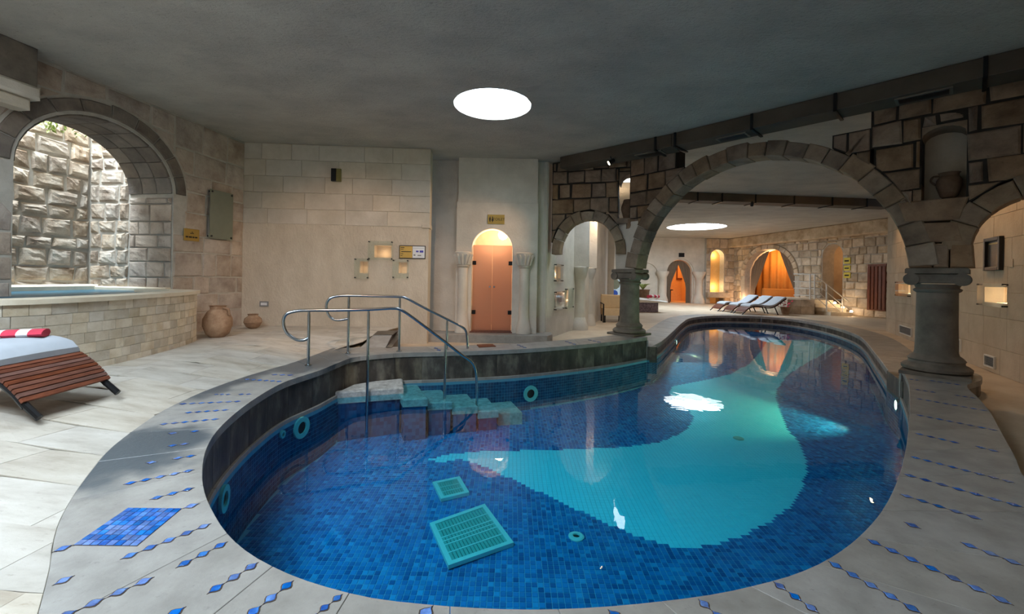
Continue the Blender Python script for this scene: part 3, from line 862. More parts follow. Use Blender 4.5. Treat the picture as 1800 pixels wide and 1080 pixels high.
# ---- left wall with the arched whirlpool alcove
wl = empty('wall_left', (-6, 6, 0), 'pinkish tuff block wall with an arched whirlpool alcove', None, None, 'structure')
J0, J1, SP = 1.56, 3.68, 2.60
CA, RX, RZ = (J0 + J1) / 2, (J1 - J0) / 2, 0.90
body = [(-0.3, -0.3), (J0, -0.3), (J0, SP)] + arc(CA, SP, RX, RZ, 180, 0, 20)[1:-1] + [(J1, SP), (J1, -0.3), (13.2, -0.3), (13.2, ZC), (-0.3, ZC)]
MB().prism(body, FLW, -0.9, 0.003).build('mortar', M['mortar'], wl)
coursed(FLW, 0.0, J0, 0.12, ZC - 0.02, (0.30, 0.46), (0.30, 0.72), wl, M['pier'], None, 11, c0=-0.08, c1=0.015, outside=[(CA, SP, RX + 0.24, RZ + 0.24)], mortar_mesh=False, bev=0.012, gap=0.026, jitter=0.010, rough=0.008, keep=lambda a, b: True)
coursed(FLW, J0, J1 + 0.2, 3.0, ZC - 0.02, (0.26, 0.36), (0.35, 0.75), wl, M['pier'], None, 12, c0=-0.08, c1=0.015, outside=[(CA, SP, RX + 0.24, RZ + 0.24)], mortar_mesh=False, bev=0.012, gap=0.026, jitter=0.010, rough=0.008, keep=lambda a, b: b > SP + 0.35)
coursed(FLW, J1, J1 + 1.6, 0.12, ZC - 0.02, (0.30, 0.46), (0.30, 0.72), wl, M['pier'], None, 13, c0=-0.08, c1=0.015, outside=[(CA, SP, RX + 0.24, RZ + 0.24)], mortar_mesh=False, bev=0.012, gap=0.026, jitter=0.010, rough=0.008)
# arch ring on the face and the dark soffit stones through the thickness
R_ = random.Random(3)
cuts = [0, 17, 36, 55, 73, 92, 110, 128, 145, 162, 180]
for t0, t1 in zip(cuts, cuts[1:]):
    P = inset(ccw(arc(CA, SP, RX + 0.035, RZ + 0.035, t0, t1, 4) + arc(CA, SP, RX + 0.23, RZ + 0.23 + R_.uniform(-.02, .02), t1, t0, 4)), 0.008)
    MB().prism(P, FLW, -0.10, 0.03 + R_.uniform(-.008, .008), 0.012).build('voussoir', M['vous'], wl)
    for k in range(3):
        c_ = -0.02 - 0.29 * k
        P = inset(ccw(arc(CA, SP, RX - 0.035, RZ - 0.035, t0, t1, 4) + arc(CA, SP, RX + 0.03, RZ + 0.03, t1, t0, 4)), 0.006)
        MB().prism(P, FLW, c_ - 0.285, c_, 0.008, True).build('soffit_stone', M['vous'], wl)
# side of the alcove (right reveal) and rough back wall of the light well
rv0 = FLW.w(J0, 0, -0.02); rv1 = FLW.w(J0, 0, -1.75)
FRV = Frame(rv0[:2], rv1[:2])
FRV.n = -FLW.e.copy() if FLW.e.dot(FRV.n) < 0 else FRV.n
FRV.n = FLW.e.copy()
coursed(FRV, 0.0, 0.86, 0.9, SP - 0.06, (0.22, 0.33), (0.18, 0.48), wl, M['pier'], M['mortar'], 21, c0=-0.05, c1=0.02, bev=0.012, gap=0.022, rough=0.008, cm=0.0)
MB().prism([(0.88, -0.3), (1.75, -0.3), (1.75, 6.2), (0.88, 6.2)], FRV, -0.3, 0.0).build('well_wall', M['mortar'], wl)
coursed(FRV, 0.87, 1.70, 0.9, 5.2, (0.20, 0.34), (0.22, 0.5), wl, M['rough'], None, 32, name='rough_stone', c0=-0.10, c1=0.03, bev=0.03, gap=0.03, rough=0.014, jitter=0.015, mortar_mesh=False)
lv0 = FLW.w(J1 + 0.6, 0, -0.9); lv1 = FLW.w(J1 + 0.6, 0, -1.75)
FLV = Frame(lv0[:2], lv1[:2]); FLV.n = -FLW.e.copy()
MB().prism([(0, -0.3), (.87, -0.3), (.87, 6.2), (0, 6.2)], FLV, -0.25, 0).build('well_wall', M['mortar'], wl)
FBK = Frame(FLW.w(J0, 0, -1.75)[:2], FLW.w(J1 + 0.6, 0, -1.75)[:2])
MB().prism([(-.2, -0.3), (2.9, -0.3), (2.9, 6.2), (-.2, 6.2)], FBK, -0.3, 0.0).build('well_wall', M['mortar'], wl)
coursed(FBK, 0.0, 2.72, 0.85, 5.2, (0.20, 0.34), (0.22, 0.52), wl, M['rough'], M['mortar'], 31, name='rough_stone', c0=-0.10, c1=0.035, bev=0.03, gap=0.03, rough=0.014, jitter=0.02, mortar_mesh=False)
FAB = Frame(FLW.w(J0, 0, -0.9)[:2], FLW.w(J1 + 0.6, 0, -0.9)[:2]); FAB.n = -FLW.n.copy()
MB().prism([(0, ZC), (2.72, ZC), (2.72, 6.2), (0, 6.2)], FAB, -0.3, 0).build('well_wall', M['mortar'], wl)
# glazed top of the well
g = [FLW.w(J0, 6.1, -0.9), FLW.w(J1 + .6, 6.1, -0.9), FLW.w(J1 + .6, 6.1, -1.75), FLW.w(J0, 6.1, -1.75)]
tag(MB().add(g, [(0, 1, 2, 3)]).build('window_2', M['sky_well']), 'skylight on top of the rough stone light well over the whirlpool', None, None, 'structure')
# pilaster with a moulded capital at the frame's left edge
pil = [(3.62, 2.95), (3.62, ZC), (4.5, ZC), (4.5, 2.95)]
MB().prism([(3.62, 3.52), (4.6, 3.52), (4.6, ZC), (3.62, ZC)], FLW, 0, 0.26, 0.01).build('pilaster_block', M['column'], wl)
MB().prism([(3.60, 3.36), (4.6, 3.36), (4.6, 3.52), (3.60, 3.52)], FLW, 0, 0.30, 0.03).build('pilaster_moulding', M['block'], wl)
MB().prism([(3.66, 3.22), (4.6, 3.22), (4.6, 3.36), (3.66, 3.36)], FLW, 0, 0.24, 0.03).build('pilaster_moulding', M['block'], wl)

# ---- plain wall behind the stairs
wb_ = empty('wall_back', (-4, 9, 0), 'cream chiselled limestone wall behind the pool handrails', None, None, 'structure')
NICHES = [(2.70, 3.10, 1.61, 1.91), (2.40, 2.61, 1.27, 1.56), (3.22, 3.44, 1.28, 1.56)]
mb = MB(); celled(mb, FCW, -0.2, 3.87, -0.3, ZC, NICHES, -0.45, 0.0); mb.build('wall_body', M['chis'], wb_)
coursed(FCW, 0.0, 3.89, 2.30, ZC - 0.01, (0.29, 0.36), (0.55, 1.0), wb_, M['block'], None, 41, name='block', c0=-0.04, c1=0.014, gap=0.006, bev=0.005, mortar_mesh=False)
MB().prism([(3.72, 2.28), (3.90, 2.28), (3.90, 2.36), (3.72, 2.36)], FCW, -0.3, 0.03, 0.01).build('ledge', M['block'], wb_)

# ---- wall around the toilet portal: set-back wall, portal block, step
FPB = Frame((-2.2, 10.05), (1.2, 10.05))
mb = MB(); celled(mb, FPB, 0, 3.03, -0.3, ZC, [(1.20, 2.26, -0.3, 2.55)], -0.25, 0)
wp = empty('wall_portal', (-0.4, 9.9, 0), 'white limestone toilet portal with an arched opening and slim columns', None, None, 'structure')
mb.build('setback_wall', M['white'], wp)
FP = Frame((-1.27, 9.76), (0.56, 9.76))
DX0, DX1 = -0.935 + 1.27, 0.0 + 1.27
DC, DR = (DX0 + DX1) / 2, (DX1 - DX0) / 2
MB().prism([(0, 2.97), (FP.L, 2.97), (FP.L, ZC), (0, ZC)], FP, -0.32, -0.025, 0.004).build('upper_block', M['white'], wp)
low = [(-0.03, -0.04), (DX0, -0.04), (DX0, 1.90)] + arc(DC, 1.90, DR, DR, 180, 0, 20)[1:-1] + [(DX1, 1.90), (DX1, -0.04), (FP.L + .02, -0.04), (FP.L + .02, 2.97), (-0.03, 2.97)]
MB().prism(low, FP, -0.32, 0.0, 0.006).build('arched_block', M['white'], wp)
for ax in (0.145, 1.55):
    cx, cy, _ = FP.w(ax, 0, 0.05)
    MB().lathe([(0.17, -0.03), (0.17, 0.02), (0.165, 0.10), (0.13, 0.26), (0.118, 0.30), (0.112, 0.6), (0.108, 1.45), (0.125, 1.47)], (cx, cy, 0), 20).build('engaged_column', M['white'], wp, True)
    cap = MB()
    cap.lathe([(0.11, 1.47), (0.135, 1.49), (0.12, 1.52), (0.15, 1.62), (0.19, 1.74), (0.2, 1.80), (0.17, 1.82)], (cx, cy, 0), 16)
    for k in range(12):
        t = 2 * math.pi * k / 12
        cap.tube([(cx + .13 * math.cos(t), cy + .13 * math.sin(t), 1.53), (cx + .17 * math.cos(t), cy + .17 * math.sin(t), 1.66), (cx + .215 * math.cos(t), cy + .215 * math.sin(t), 1.76)], [0.03, 0.035, 0.02], 6)
    cap.build('leaf_capital', M['white'], wp, True)
MB().prism([(-1.85, 9.42), (0.80, 9.42), (0.95, 9.72), (0.95, 10.06), (-1.85, 10.06)], FL0, -0.24, -0.035, 0.01).build('step', M['cop'], wp)
# the small lit room behind the door
FT = Frame((-1.6, 11.4), (0.7, 11.4))
rm = MB()
rm.box(-1.65, -1.55, 10.3, 11.5, -0.1, 3.1); rm.box(0.65, 0.75, 10.3, 11.5, -0.1, 3.1); rm.box(-1.65, 0.75, 11.4, 11.5, -0.1, 3.1); rm.box(-1.65, 0.75, 10.3, 11.5, 3.0, 3.1); rm.box(-1.65, 0.75, 10.0, 11.5, -0.1, -0.03)
rm.build('lobby_lining', M['peach'], wp)
MB().prism([(0.55, 1.9), (0.62, 1.9), (0.62, 3.0), (0.55, 3.0)], FT, 0, 0.9).build('lobby_partition', M['peach'], wp)
dr = empty('door_1', (-0.47, 9.98, 0), 'double frosted glass toilet door under the lit arch', None, None, 'structure')
for s in (-1, 1):
    x0, x1 = (DX0 + 0.008, DC - 0.004) if s < 0 else (DC + 0.004, DX1 - 0.008)
    lf_ = MB().prism([(x0, -0.02), (x1, -0.02), (x1, 2.0), (x0, 2.0)], FP, -0.245, -0.232).build('door_leaf', M['frost'], dr)
    for z in (0.42, 1.58):
        e = DX0 + 0.04 if s < 0 else DX1 - 0.04
        MB().prism([(e - .045, z - .045), (e + .045, z - .045), (e + .045, z + .045), (e - .045, z + .045)], FP, -0.25, -0.20, 0.004).build('hinge', M['dkmetal'], lf_)
    p = FP.w(DC + s * 0.05, 1.0, -0.19)
    MB().tube([(p[0], 9.99, 1.02), (p[0], 9.93, 1.02)], 0.022, 10).build('knob', M['steel'], lf_)
MB().prism([(DX0 - .02, -0.035), (DX1 + .02, -0.035), (DX1 + .02, -0.005), (DX0 - .02, -0.005)], FP, -0.3, 0.02).build('threshold', M['wood2'], dr)
lamp('lobby_lamp_light', (-0.42, 10.28, 2.12), 42, (1.0, 0.66, 0.42), 0.1)
ll = empty('ceiling_lamp', (-0.25, 10.75, 2.3), 'glowing lamp above the toilet door', 'lamp')
MB().lathe([(0.02, 0.15), (0.09, 0.10), (0.13, 0.0), (0.09, -0.1), (0.02, -0.13)], (-0.25, 10.95, 2.35), 16).build('glass_globe', M['lampw'], ll, True)
MB().tube([(-0.25, 10.95, 2.48), (-0.25, 10.95, 3.0)], 0.012, 6).build('cord', M['dkmetal'], ll)

# ---- niche wall and corridor wall on the way to the far hall
wn_ = empty('wall_corridor', (1.5, 12, 0), 'white wall with small glass covered niches beside the little arch', None, None, 'structure')
FN = Frame((0.80, 10.02), (1.60, 11.80))
NW = [FN.px(975, 467), FN.px(986, 467), FN.px(975, 491), FN.px(975, 515.5), FN.px(988, 515.5), FN.px(975, 541.5), FN.px(994, 510), FN.px(1005, 510), FN.px(994, 539)]
CN = [(NW[0][0], NW[1][0], NW[2][1], NW[0][1]), (NW[3][0], NW[4][0], NW[5][1], NW[3][1]), (NW[6][0], NW[7][0], NW[8][1], NW[6][1])]
mb = MB(); celled(mb, FN, 0, FN.L, -0.3, ZC, CN, -0.3, 0); mb.build('niche_wall', M['white'], wn_)
CORR = [(1.60, 11.80), (2.15, 12.7), (2.75, 14.0), (3.55, 16.2), (4.5, 20.0), (6.0, 27.6)]
for (p, q) in zip(CORR, CORR[1:]):
    f_ = Frame(p, q); MB().prism([(-.05, -.3), (f_.L + .02, -.3), (f_.L + .02, ZC), (-.05, ZC)], f_, -0.3, 0).build('corridor_wall', M['white'], wn_)

# ---- right wall
FR = Frame((11.67, 13.2), (7.7, 6.37))
wr = empty('wall_right', (9, 9, 0), 'cream limestone wall of the right hand passage with lit niches', None, None, 'structure')
RN = [(6.58, 7.40, 0.945, 1.25), (1.27, 2.42, 0.98, 1.28)]
mb = MB(); celled(mb, FR, 0, 22, -0.3, ZC, RN, -0.4, -0.012); mb.build('wall_body', M['rwall'], wr)
coursed(FR, 0.0, 9.6, -0.22, ZC - 0.01, (0.40, 0.52), (0.6, 1.1), wr, M['rwall'], None, 51, name='block', c0=-0.03, c1=0.0, gap=0.005, bev=0.003, holes=RN, mortar_mesh=False)
# wall behind the camera
FBH = Frame((lw_far[0], lw_far[1] - 0.3), (6.5, -5.2), flip=False)
wc = tag(MB().box(-9.5, 8, -5.6, -5.2, -0.3, ZC).build('wall_near', M['rwall']), 'cream wall closing the pool room behind the viewer', None, None, 'structure')

# ------------------------------------------------------------------ stone arcade
C1, C2 = (2.68, 9.63), (5.95, 5.93)
FA = Frame(C1, C2)
FB = Frame(C1, (0.80, 10.25))
ar = empty('stone_arcade', (C1[0], C1[1], 0), 'brown tuff arcade with one wide and two small arches over the pool', 'arcade')
T2 = 0.21
GC, GZ, GR, GO = 2.48, 1.28, 2.19, 2.47
voussoirs(FA, GC, GZ, GR, GO, 5.5, 174.5, 22, ar, M['arch'], -T2, T2, 61, jit=0.035)
# small arch by the passage
LCn = (0.95, 1.86, 0.66)
voussoirs(FB, LCn[0], LCn[1], 0.64, 0.86, -3, 183, 9, ar, M['arch'], -0.2, 0.2, 62, k=1.18, jit=0.03)
# arch to the right wall
voussoirs(FA, 5.90, 1.72, 0.64, 0.90, 0, 180, 8, ar, M['arch'], -T2, T2, 63, k=1.05, jit=0.03)
# wall stones
NL = (-0.10, 0.24, 2.62, 3.62)       # little window above the first column (on FB, a towards the left)
def keepL(a, b): return True
coursed(FB, -0.12, 1.80, 2.05, ZC - 0.03, (0.30, 0.40), (0.26, 0.52), ar, M['arc'], M['dkmortar'], 71, c0=-0.2, c1=0.2, both=True, gap=0.022, bev=0.022, jitter=0.012, rough=0.010,
        outside=[(LCn[0], LCn[1], 0.86, 0.86 + 0.11)], holes=[(-0.15, 0.27, 2.62, 3.66)], keep=lambda a, b: not (a < 0.36 and b < 2.5))
coursed(FA, 0.08, 1.5, 2.0, 3.92, (0.26, 0.36), (0.28, 0.52), ar, M['arc'], M['dkmortar'], 72, c0=-T2, c1=T2, both=True, gap=0.022, bev=0.022, jitter=0.012, rough=0.010,
        outside=[(GC, GZ, GO - 0.02, GO - 0.02)], keep=lambda a, b: (a > .38 or b > 2.52) and a < 1.22 - max(0, b - 3.45) * 0.55)
coursed(FA, 4.22, 6.65, 1.95, ZC - 0.02, (0.30, 0.38), (0.34, 0.62), ar, M['arc'], M['dkmortar'], 73, c0=-T2, c1=T2, both=True, gap=0.022, bev=0.024, jitter=0.012, rough=0.012,
        outside=[(GC, GZ, GO - 0.02, GO - 0.02), (5.90, 1.72, 0.88, 0.92)], holes=[(4.775, 5.205, 2.45, 3.445)], keep=lambda a, b: not (a < 4.35 and b > 3.75) and not (4.5 < a < 5.32 and b < 2.44))
coursed(FA, 3.75, 4.22, 2.6, 3.58, (0.26, 0.33), (0.24, 0.3), ar, M['arc'], M['dkmortar'], 74, c0=-T2, c1=T2, both=True, gap=0.014, bev=0.018,
        outside=[(GC, GZ, GO - 0.02, GO - 0.02)])
# niche over the second column: arched head and pale back
cp = arc(4.99, 3.28, 0.215, 0.13, 0, 180, 8)
MB().prism([(4.775, 3.28)] + cp[::-1][1:-1] + [(5.205, 3.28), (5.205, 3.44), (4.775, 3.44)], FA, -T2, T2 - 0.005).build('niche_head', M['arc'], ar)
MB().prism([(4.74, 2.44), (5.24, 2.44), (5.24, 3.45), (4.74, 3.45)], FA, -T2 - 0.03, -T2 + 0.02).build('niche_back', M['rwall'], ar)
# window over the first column: arched head, sill
MB().prism([(-0.13, 3.66)] + [(-0.13, 3.40)] + arc(0.06, 3.40, 0.175, 0.2, 180, 0, 8)[0:] + [(0.26, 3.40), (0.26, 3.66)], FB, -0.2, 0.19).build('window_head', M['arc'], ar)
MB().prism([(-0.22, 2.50), (0.30, 2.50), (0.30, 2.625), (-0.22, 2.625)], FB, -0.21, 0.21, 0.01).build('window_sill', M['arch'], ar)
# masonry between the springings, over both columns
pz = MB()
pz.prism([(-0.26, 1.48), (0.22, 1.48), (0.30, 2.0), (0.52, 2.54), (-0.36, 2.54), (-0.30, 2.0)], FA, -0.19, 0.185, 0.01, True)
pz.build('pier_block', M['white'], ar)
for P in ([(4.66, 1.48), (4.90, 1.48), (4.90, 1.82), (4.68, 1.80)], [(4.905, 1.48), (5.06, 1.48), (5.06, 1.80), (4.905, 1.82)], [(5.065, 1.48), (5.30, 1.48), (5.28, 1.80), (5.065, 1.80)],
          [(4.74, 1.84), (5.20, 1.82), (5.14, 2.10), (4.66, 2.12)], [(4.60, 2.13), (5.16, 2.12), (5.24, 2.43), (4.52, 2.43)]):
    MB().prism(inset(ccw(P), 0.006), FA, -T2, T2, 0.014, True).build('pier_block', M['arc'], ar)

MB().prism([(4.58, 2.38), (4.775, 2.38), (4.775, 2.66), (4.52, 2.66)], FA, -T2 + .02, T2 - .025).build('pier_block', M['arc'], ar)

def column(loc, fr, label):
    t = empty('stone_column', (loc[0], loc[1], 0), label, 'column', 'short grey columns carrying the arcade')
    x, y = loc
    sq = MB(); e, n = fr.e, fr.n
    f2 = Frame((x, y), (x + e.x, y + e.y)); f2.n = n.copy()
    bp = [(x + e.x * s * .35 + n.x * q * .35, y + e.y * s * .35 + n.y * q * .35) for s, q in ((-1, -1), (1, -1), (1, 1), (-1, 1))]
    sq.prism(bp, FL0, 0.0, 0.05, 0.008); sq.build('plinth', M['column'], t)
    MB().lathe([(0.33, 0.05), (0.36, 0.07), (0.365, 0.11), (0.33, 0.14), (0.29, 0.16), (0.285, 0.19), (0.30, 0.21), (0.27, 0.25), (0.235, 0.28)], (x, y, 0), 32).build('base', M['column'], t, True)
    MB().lathe([(0.235, 0.27), (0.222, 0.32), (0.215, 0.7), (0.212, 1.16)], (x, y, 0), 32).build('shaft', M['column'], t, True)
    c = MB()
    c.lathe([(0.21, 1.14), (0.24, 1.16), (0.25, 1.185), (0.22, 1.205), (0.235, 1.24), (0.25, 1.26)], (x, y, 0), 32)
    c.build('necking', M['column'], t, True)
    v = MB()
    for s in (-1, 1):
        for q in (0.235, -0.235):
            v.ring(f2, s * 0.245, 1.325, 0.0001, 0.085, q - 0.035, q + 0.035, 16)
        v.tube([f2.w(s * .245, 1.325, -0.2), f2.w(s * .245, 1.325, 0), f2.w(s * .245, 1.325, 0.2)], [0.075, 0.062, 0.075], 14)
    v.prism([(-0.24, 1.27), (0.24, 1.27), (0.245, 1.40), (-0.245, 1.40)], f2, -0.24, 0.24, 0.01, True)
    v.build('volutes', M['column'], t)
    a_ = MB(); bp = [(x + e.x * s * .31 + n.x * q * .27, y + e.y * s * .31 + n.y * q * .27) for s, q in ((-1, -1), (1, -1), (1, 1), (-1, 1))]
    a_.prism(bp, FL0, 1.405, 1.48, 0.015); a_.build('abacus', M['column'], t)
    return t
column(C1, FA, 'short grey column with scroll capital at the end of the raised back coping')
column(C2, FA, 'short dark column with scroll capital beside the right hand passage')

# ------------------------------------------------------------------ far hall
FF = Frame((5.6, 27.4), (12.6, 27.4))
wf = empty('wall_far', (9, 27.4, 0), 'white end wall of the far hall with blind arches and slim columns', None, None, 'structure')
d0, d1 = FF.px(1173, 500)[0], FF.px(1217, 500)[0]; dt = FF.px(1195, 457)[1]
dcx, drr = (d0 + d1) / 2, (d1 - d0) / 2
b0, b1 = FF.px(1112, 500)[0], FF.px(1157, 500)[0]; bt = FF.px(1140, 462)[1]
bcx, brr = (b0 + b1) / 2, (b1 - b0) / 2
FZ = 0.0
P = [(0, -.3), (d0, -.3), (d0, dt - drr)] + arc(dcx, dt - drr, drr, drr, 180, 0, 16)[1:-1] + [(d1, dt - drr), (d1, -.3), (7.0, -.3), (7.0, ZC), (0, ZC)]
MB().prism(P, FF, -0.5, -0.1).build('wall_body', M['white'], wf)
P = [(0, -.3), (b0, -.3), (b0, bt - brr)] + arc(bcx, bt - brr, brr, brr, 180, 0, 14)[1:-1] + [(b1, bt - brr), (b1, -.3), (d0 - .1, -.3), (d0 - .1, dt - drr)] + arc(dcx, dt - drr, drr + .1, drr + .1, 180, 0, 16)[1:-1] + [(d1 + .1, dt - drr), (d1 + .1, -.3), (7.0, -.3), (7.0, ZC), (0, ZC)]
MB().prism(P, FF, -0.1, 0.0).build('arcaded_face', M['white'], wf)
for px in (1163, 1227):
    a_ = FF.px(px, 500)[0]; x, y, _ = FF.w(a_, 0, 0.12)
    MB().lathe([(0.36, ZF), (0.36, ZF + .2), (0.26, ZF + .5), (0.22, ZF + .6), (0.21, 1.3), (0.24, 1.36)], (x, y, 0), 16).build('engaged_column', M['white'], wf, True)
    MB().lathe([(0.22, 1.34), (0.27, 1.45), (0.40, 1.72), (0.40, 1.82)], (x, y, 0), 16).build('capital', M['white'], wf, True)
# room behind the curtain door
fr_ = MB(); fr_.box(8.2, 12.2, 30.2, 30.3, -0.3, 3.6); fr_.box(8.2, 8.3, 27.9, 30.3, -.3, 3.6); fr_.box(12.1, 12.2, 27.9, 30.3, -.3, 3.6); fr_.box(8.2, 12.2, 27.9, 30.3, 3.5, 3.6); fr_.box(8.2, 12.2, 27.8, 30.3, -.3, -.2)
fr_.build('inner_room', M['amber'], wf)
lamp('inner_room_light', (10.6, 29.2, 2.8), 110, WARM, 0.15)

# yellow lit niche bay, set between white wall and side wall
FY = Frame((12.45, 27.2), (14.4, 27.45))
wy = empty('wall_bay', (13.4, 27.3, 0), 'stone bay with a tall yellow lit niche in the far corner', None, None, 'structure')
y0, y1 = FY.px(1249, 480)[0], FY.px(1273, 480)[0]; yt = FY.px(1261, 439)[1]; yb = FY.px(1261, 514)[1]
yc, yr = (y0 + y1) / 2, (y1 - y0) / 2
P = [(0, -.3), (y0, -.3), (y0, yt - yr)] + arc(yc, yt - yr, yr, yr, 180, 0, 12)[1:-1] + [(y1, yt - yr), (y1, -.3), (2.1, -.3), (2.1, ZC), (0, ZC)]
MB().prism(P, FY, -0.6, -0.02).build('mortar', M['mortar'], wy)
coursed(FY, 0, 1.97, ZF, ZC - .02, (0.34, 0.5), (0.4, 0.8), wy, M['farst'], None, 81, c0=-.06, c1=0.02, gap=0.02, bev=0.02, outside=[(yc, yt - yr, yr + .02, yr + .02)], holes=[(y0 - .02, y1 + .02, -.3, yt - yr)], mortar_mesh=False)
MB().prism([(y0 - .05, -.3), (y1 + .05, -.3), (y1 + .05, yt + .05), (y0 - .05, yt + .05)], FY, -0.62, -0.5).build('niche_back', M['amber'], wy)
MB().prism([(y0 - .3, yb - .35), (y1 + .3, yb - .35), (y1 + .3, yb), (y0 - .3, yb)], FY, -.55, 0.25, 0.03).build('niche_sill', M['farst'], wy)
p = FY.w(yc, yb + 0.3, -0.25); lamp('yellow_niche_light', p, 22, (1.0, 0.72, 0.35), 0.08)
p = FY.w(yc, yt - 0.35, -0.3); lamp('yellow_niche_light', p, 16, (1.0, 0.72, 0.35), 0.08)

# long stone side wall of the far hall
FS = Frame((14.35, 27.5), (16.75, 12.5))
ws_ = empty('wall_side', (15.3, 21, 0), 'long stone side wall of the far hall with a wide arch and doorways', None, None, 'structure')
g0, g1 = FS.px(1308, 500)[0], FS.px(1396, 500)[0]; gt = FS.px(1352, 438)[1]
gz = FS.px(1396, 490)[1]; gcx = (g0 + g1) / 2; gr = (g1 - g0) / 2
h0, h1 = FS.px(1444, 500)[0], FS.px(1480, 500)[0]; ht = FS.px(1462, 429)[1]; hb = 0.45
hcx, hr = (h0 + h1) / 2, (h1 - h0) / 2
gsp = gt - 1.55
P = [(-.2, -.3), (g0, -.3), (g0, gsp)] + arc(gcx, gsp, gr, 1.55, 180, 0, 22)[1:-1] + [(g1, gsp), (g1, -.3), (h0, -.3), (h0, ht - hr)] + arc(hcx, ht - hr, hr, hr, 180, 0, 14)[1:-1] + [(h1, ht - hr), (h1, -.3), (15.5, -.3), (15.5, ZC), (-.2, ZC)]
MB().prism(P, FS, -0.7, -0.03).build('mortar', M['mortar'], ws_)
coursed(FS, 0.02, 11.2, ZF, 3.5, (0.34, 0.48), (0.32, 0.72), ws_, M['farst'], None, 82, c0=-.08, c1=0.02, gap=0.03, bev=0.025, jitter=0.02, rough=0.012,
        outside=[(gcx, gsp, gr + .3, 1.85), (hcx, ht - hr, hr + .02, hr + .02)], holes=[(g0 - .3, g1 + .3, -.3, gsp), (h0 - .02, h1 + .02, -.3, ht - hr)], mortar_mesh=False)
R_ = random.Random(5)
for i in range(14):
    t0, t1 = 180 * i / 14, 180 * (i + 1) / 14
    P = inset(ccw(arc(gcx, gsp, gr, 1.55, t0, t1, 3) + arc(gcx, gsp, gr + .29, 1.84, t1, t0, 3)), 0.012)
    MB().prism(P, FS, -0.68, 0.05 + R_.uniform(-.02, .02), 0.02).build('voussoir', M['farst'], ws_)
MB().prism([(-.1, 3.42), (12, 3.42), (12, ZC), (-.1, ZC)], FS, -0.1, 0.45, 0.04).build('cornice', M['farst'], ws_)
# rooms behind the wide arch and the doorway
def box_room(fr, a0, a1, z0, z1, c0, c1, mat, parent, name):
    m = MB()
    m.prism([(a0 - .1, z0), (a1 + .1, z0), (a1 + .1, z1), (a0 - .1, z1)], fr, c0 - .1, c0)
    m.prism([(a0 - .1, z0), (a0, z0), (a0, z1), (a0 - .1, z1)], fr, c0, c1); m.prism([(a1, z0), (a1 + .1, z0), (a1 + .1, z1), (a1, z1)], fr, c0, c1)
    m.prism([(a0, z1 - .05), (a1, z1 - .05), (a1, z1), (a0, z1)], fr, c0, c1); m.prism([(a0, z0), (a1, z0), (a1, z0 + .05), (a0, z0 + .05)], fr, c0, c1)
    return m.build(name, mat, parent)
box_room(FS, g0 - .6, g1 + .6, ZF - .04, 3.6, -3.2, -0.7, M['amber'], ws_, 'alcove_lining')
box_room(FS, h0 - .4, h1 + .9, 0.40, 3.3, -2.6, -0.7, M['rwall'], ws_, 'doorway_lining')
p = FS.w(gcx, 2.9, -2.0); lamp('alcove_light', FS.w(gcx - .3, 2.7, -0.9), 130, WARM, 0.2)
p = FS.w(gcx - 1.0, 0.1, -0.3); lamp('alcove_uplight', FS.w(g0 + .15, 0.1, 0.15), 45, (1.0, 0.62, 0.36), 0.06)
p = FS.w(hcx + .5, 2.8, -1.6); lamp('doorway_light', p, 25, WARM, 0.1)

# ------------------------------------------------------------------ join between the two copings (stepped ends)
for p, q in ((near_in[-1], far_in[0]), (far_in[-1], near_in[0])):
    d = (q[0] - p[0], q[1] - p[1]); l = math.hypot(*d) or 1
    nn = (d[1] / l, -d[0] / l)
    m_ = ((p[0] + q[0]) / 2, (p[1] + q[1]) / 2)
    if inside(POOL, m_[0] + nn[0] * .06, m_[1] + nn[1] * .06): nn = (-nn[0], -nn[1])
    e = (d[0] / l * .12, d[1] / l * .12)
    MB().prism([(p[0] - e[0], p[1] - e[1]), (q[0] + e[0], q[1] + e[1]), (q[0] + e[0] + nn[0] * .5, q[1] + e[1] + nn[1] * .5), (p[0] - e[0] + nn[0] * .5, p[1] - e[1] + nn[1] * .5)], FL0, ZW - .05, ZF + 0.012).build('wall_panel', M['kerb'], pool)
for (i, j) in ((near_in[-1], OUT_ALL[-1]), (near_in[0], OUT_ALL[0])):
    a_, b_ = i, j
    f_ = Frame(a_, b_)
    MB().prism([(0.0, -0.45), (f_.L, -0.45), (f_.L, -0.07), (0.0, -0.07)], f_, -0.02, 0.012).build('end_face', M['cop'], coping)

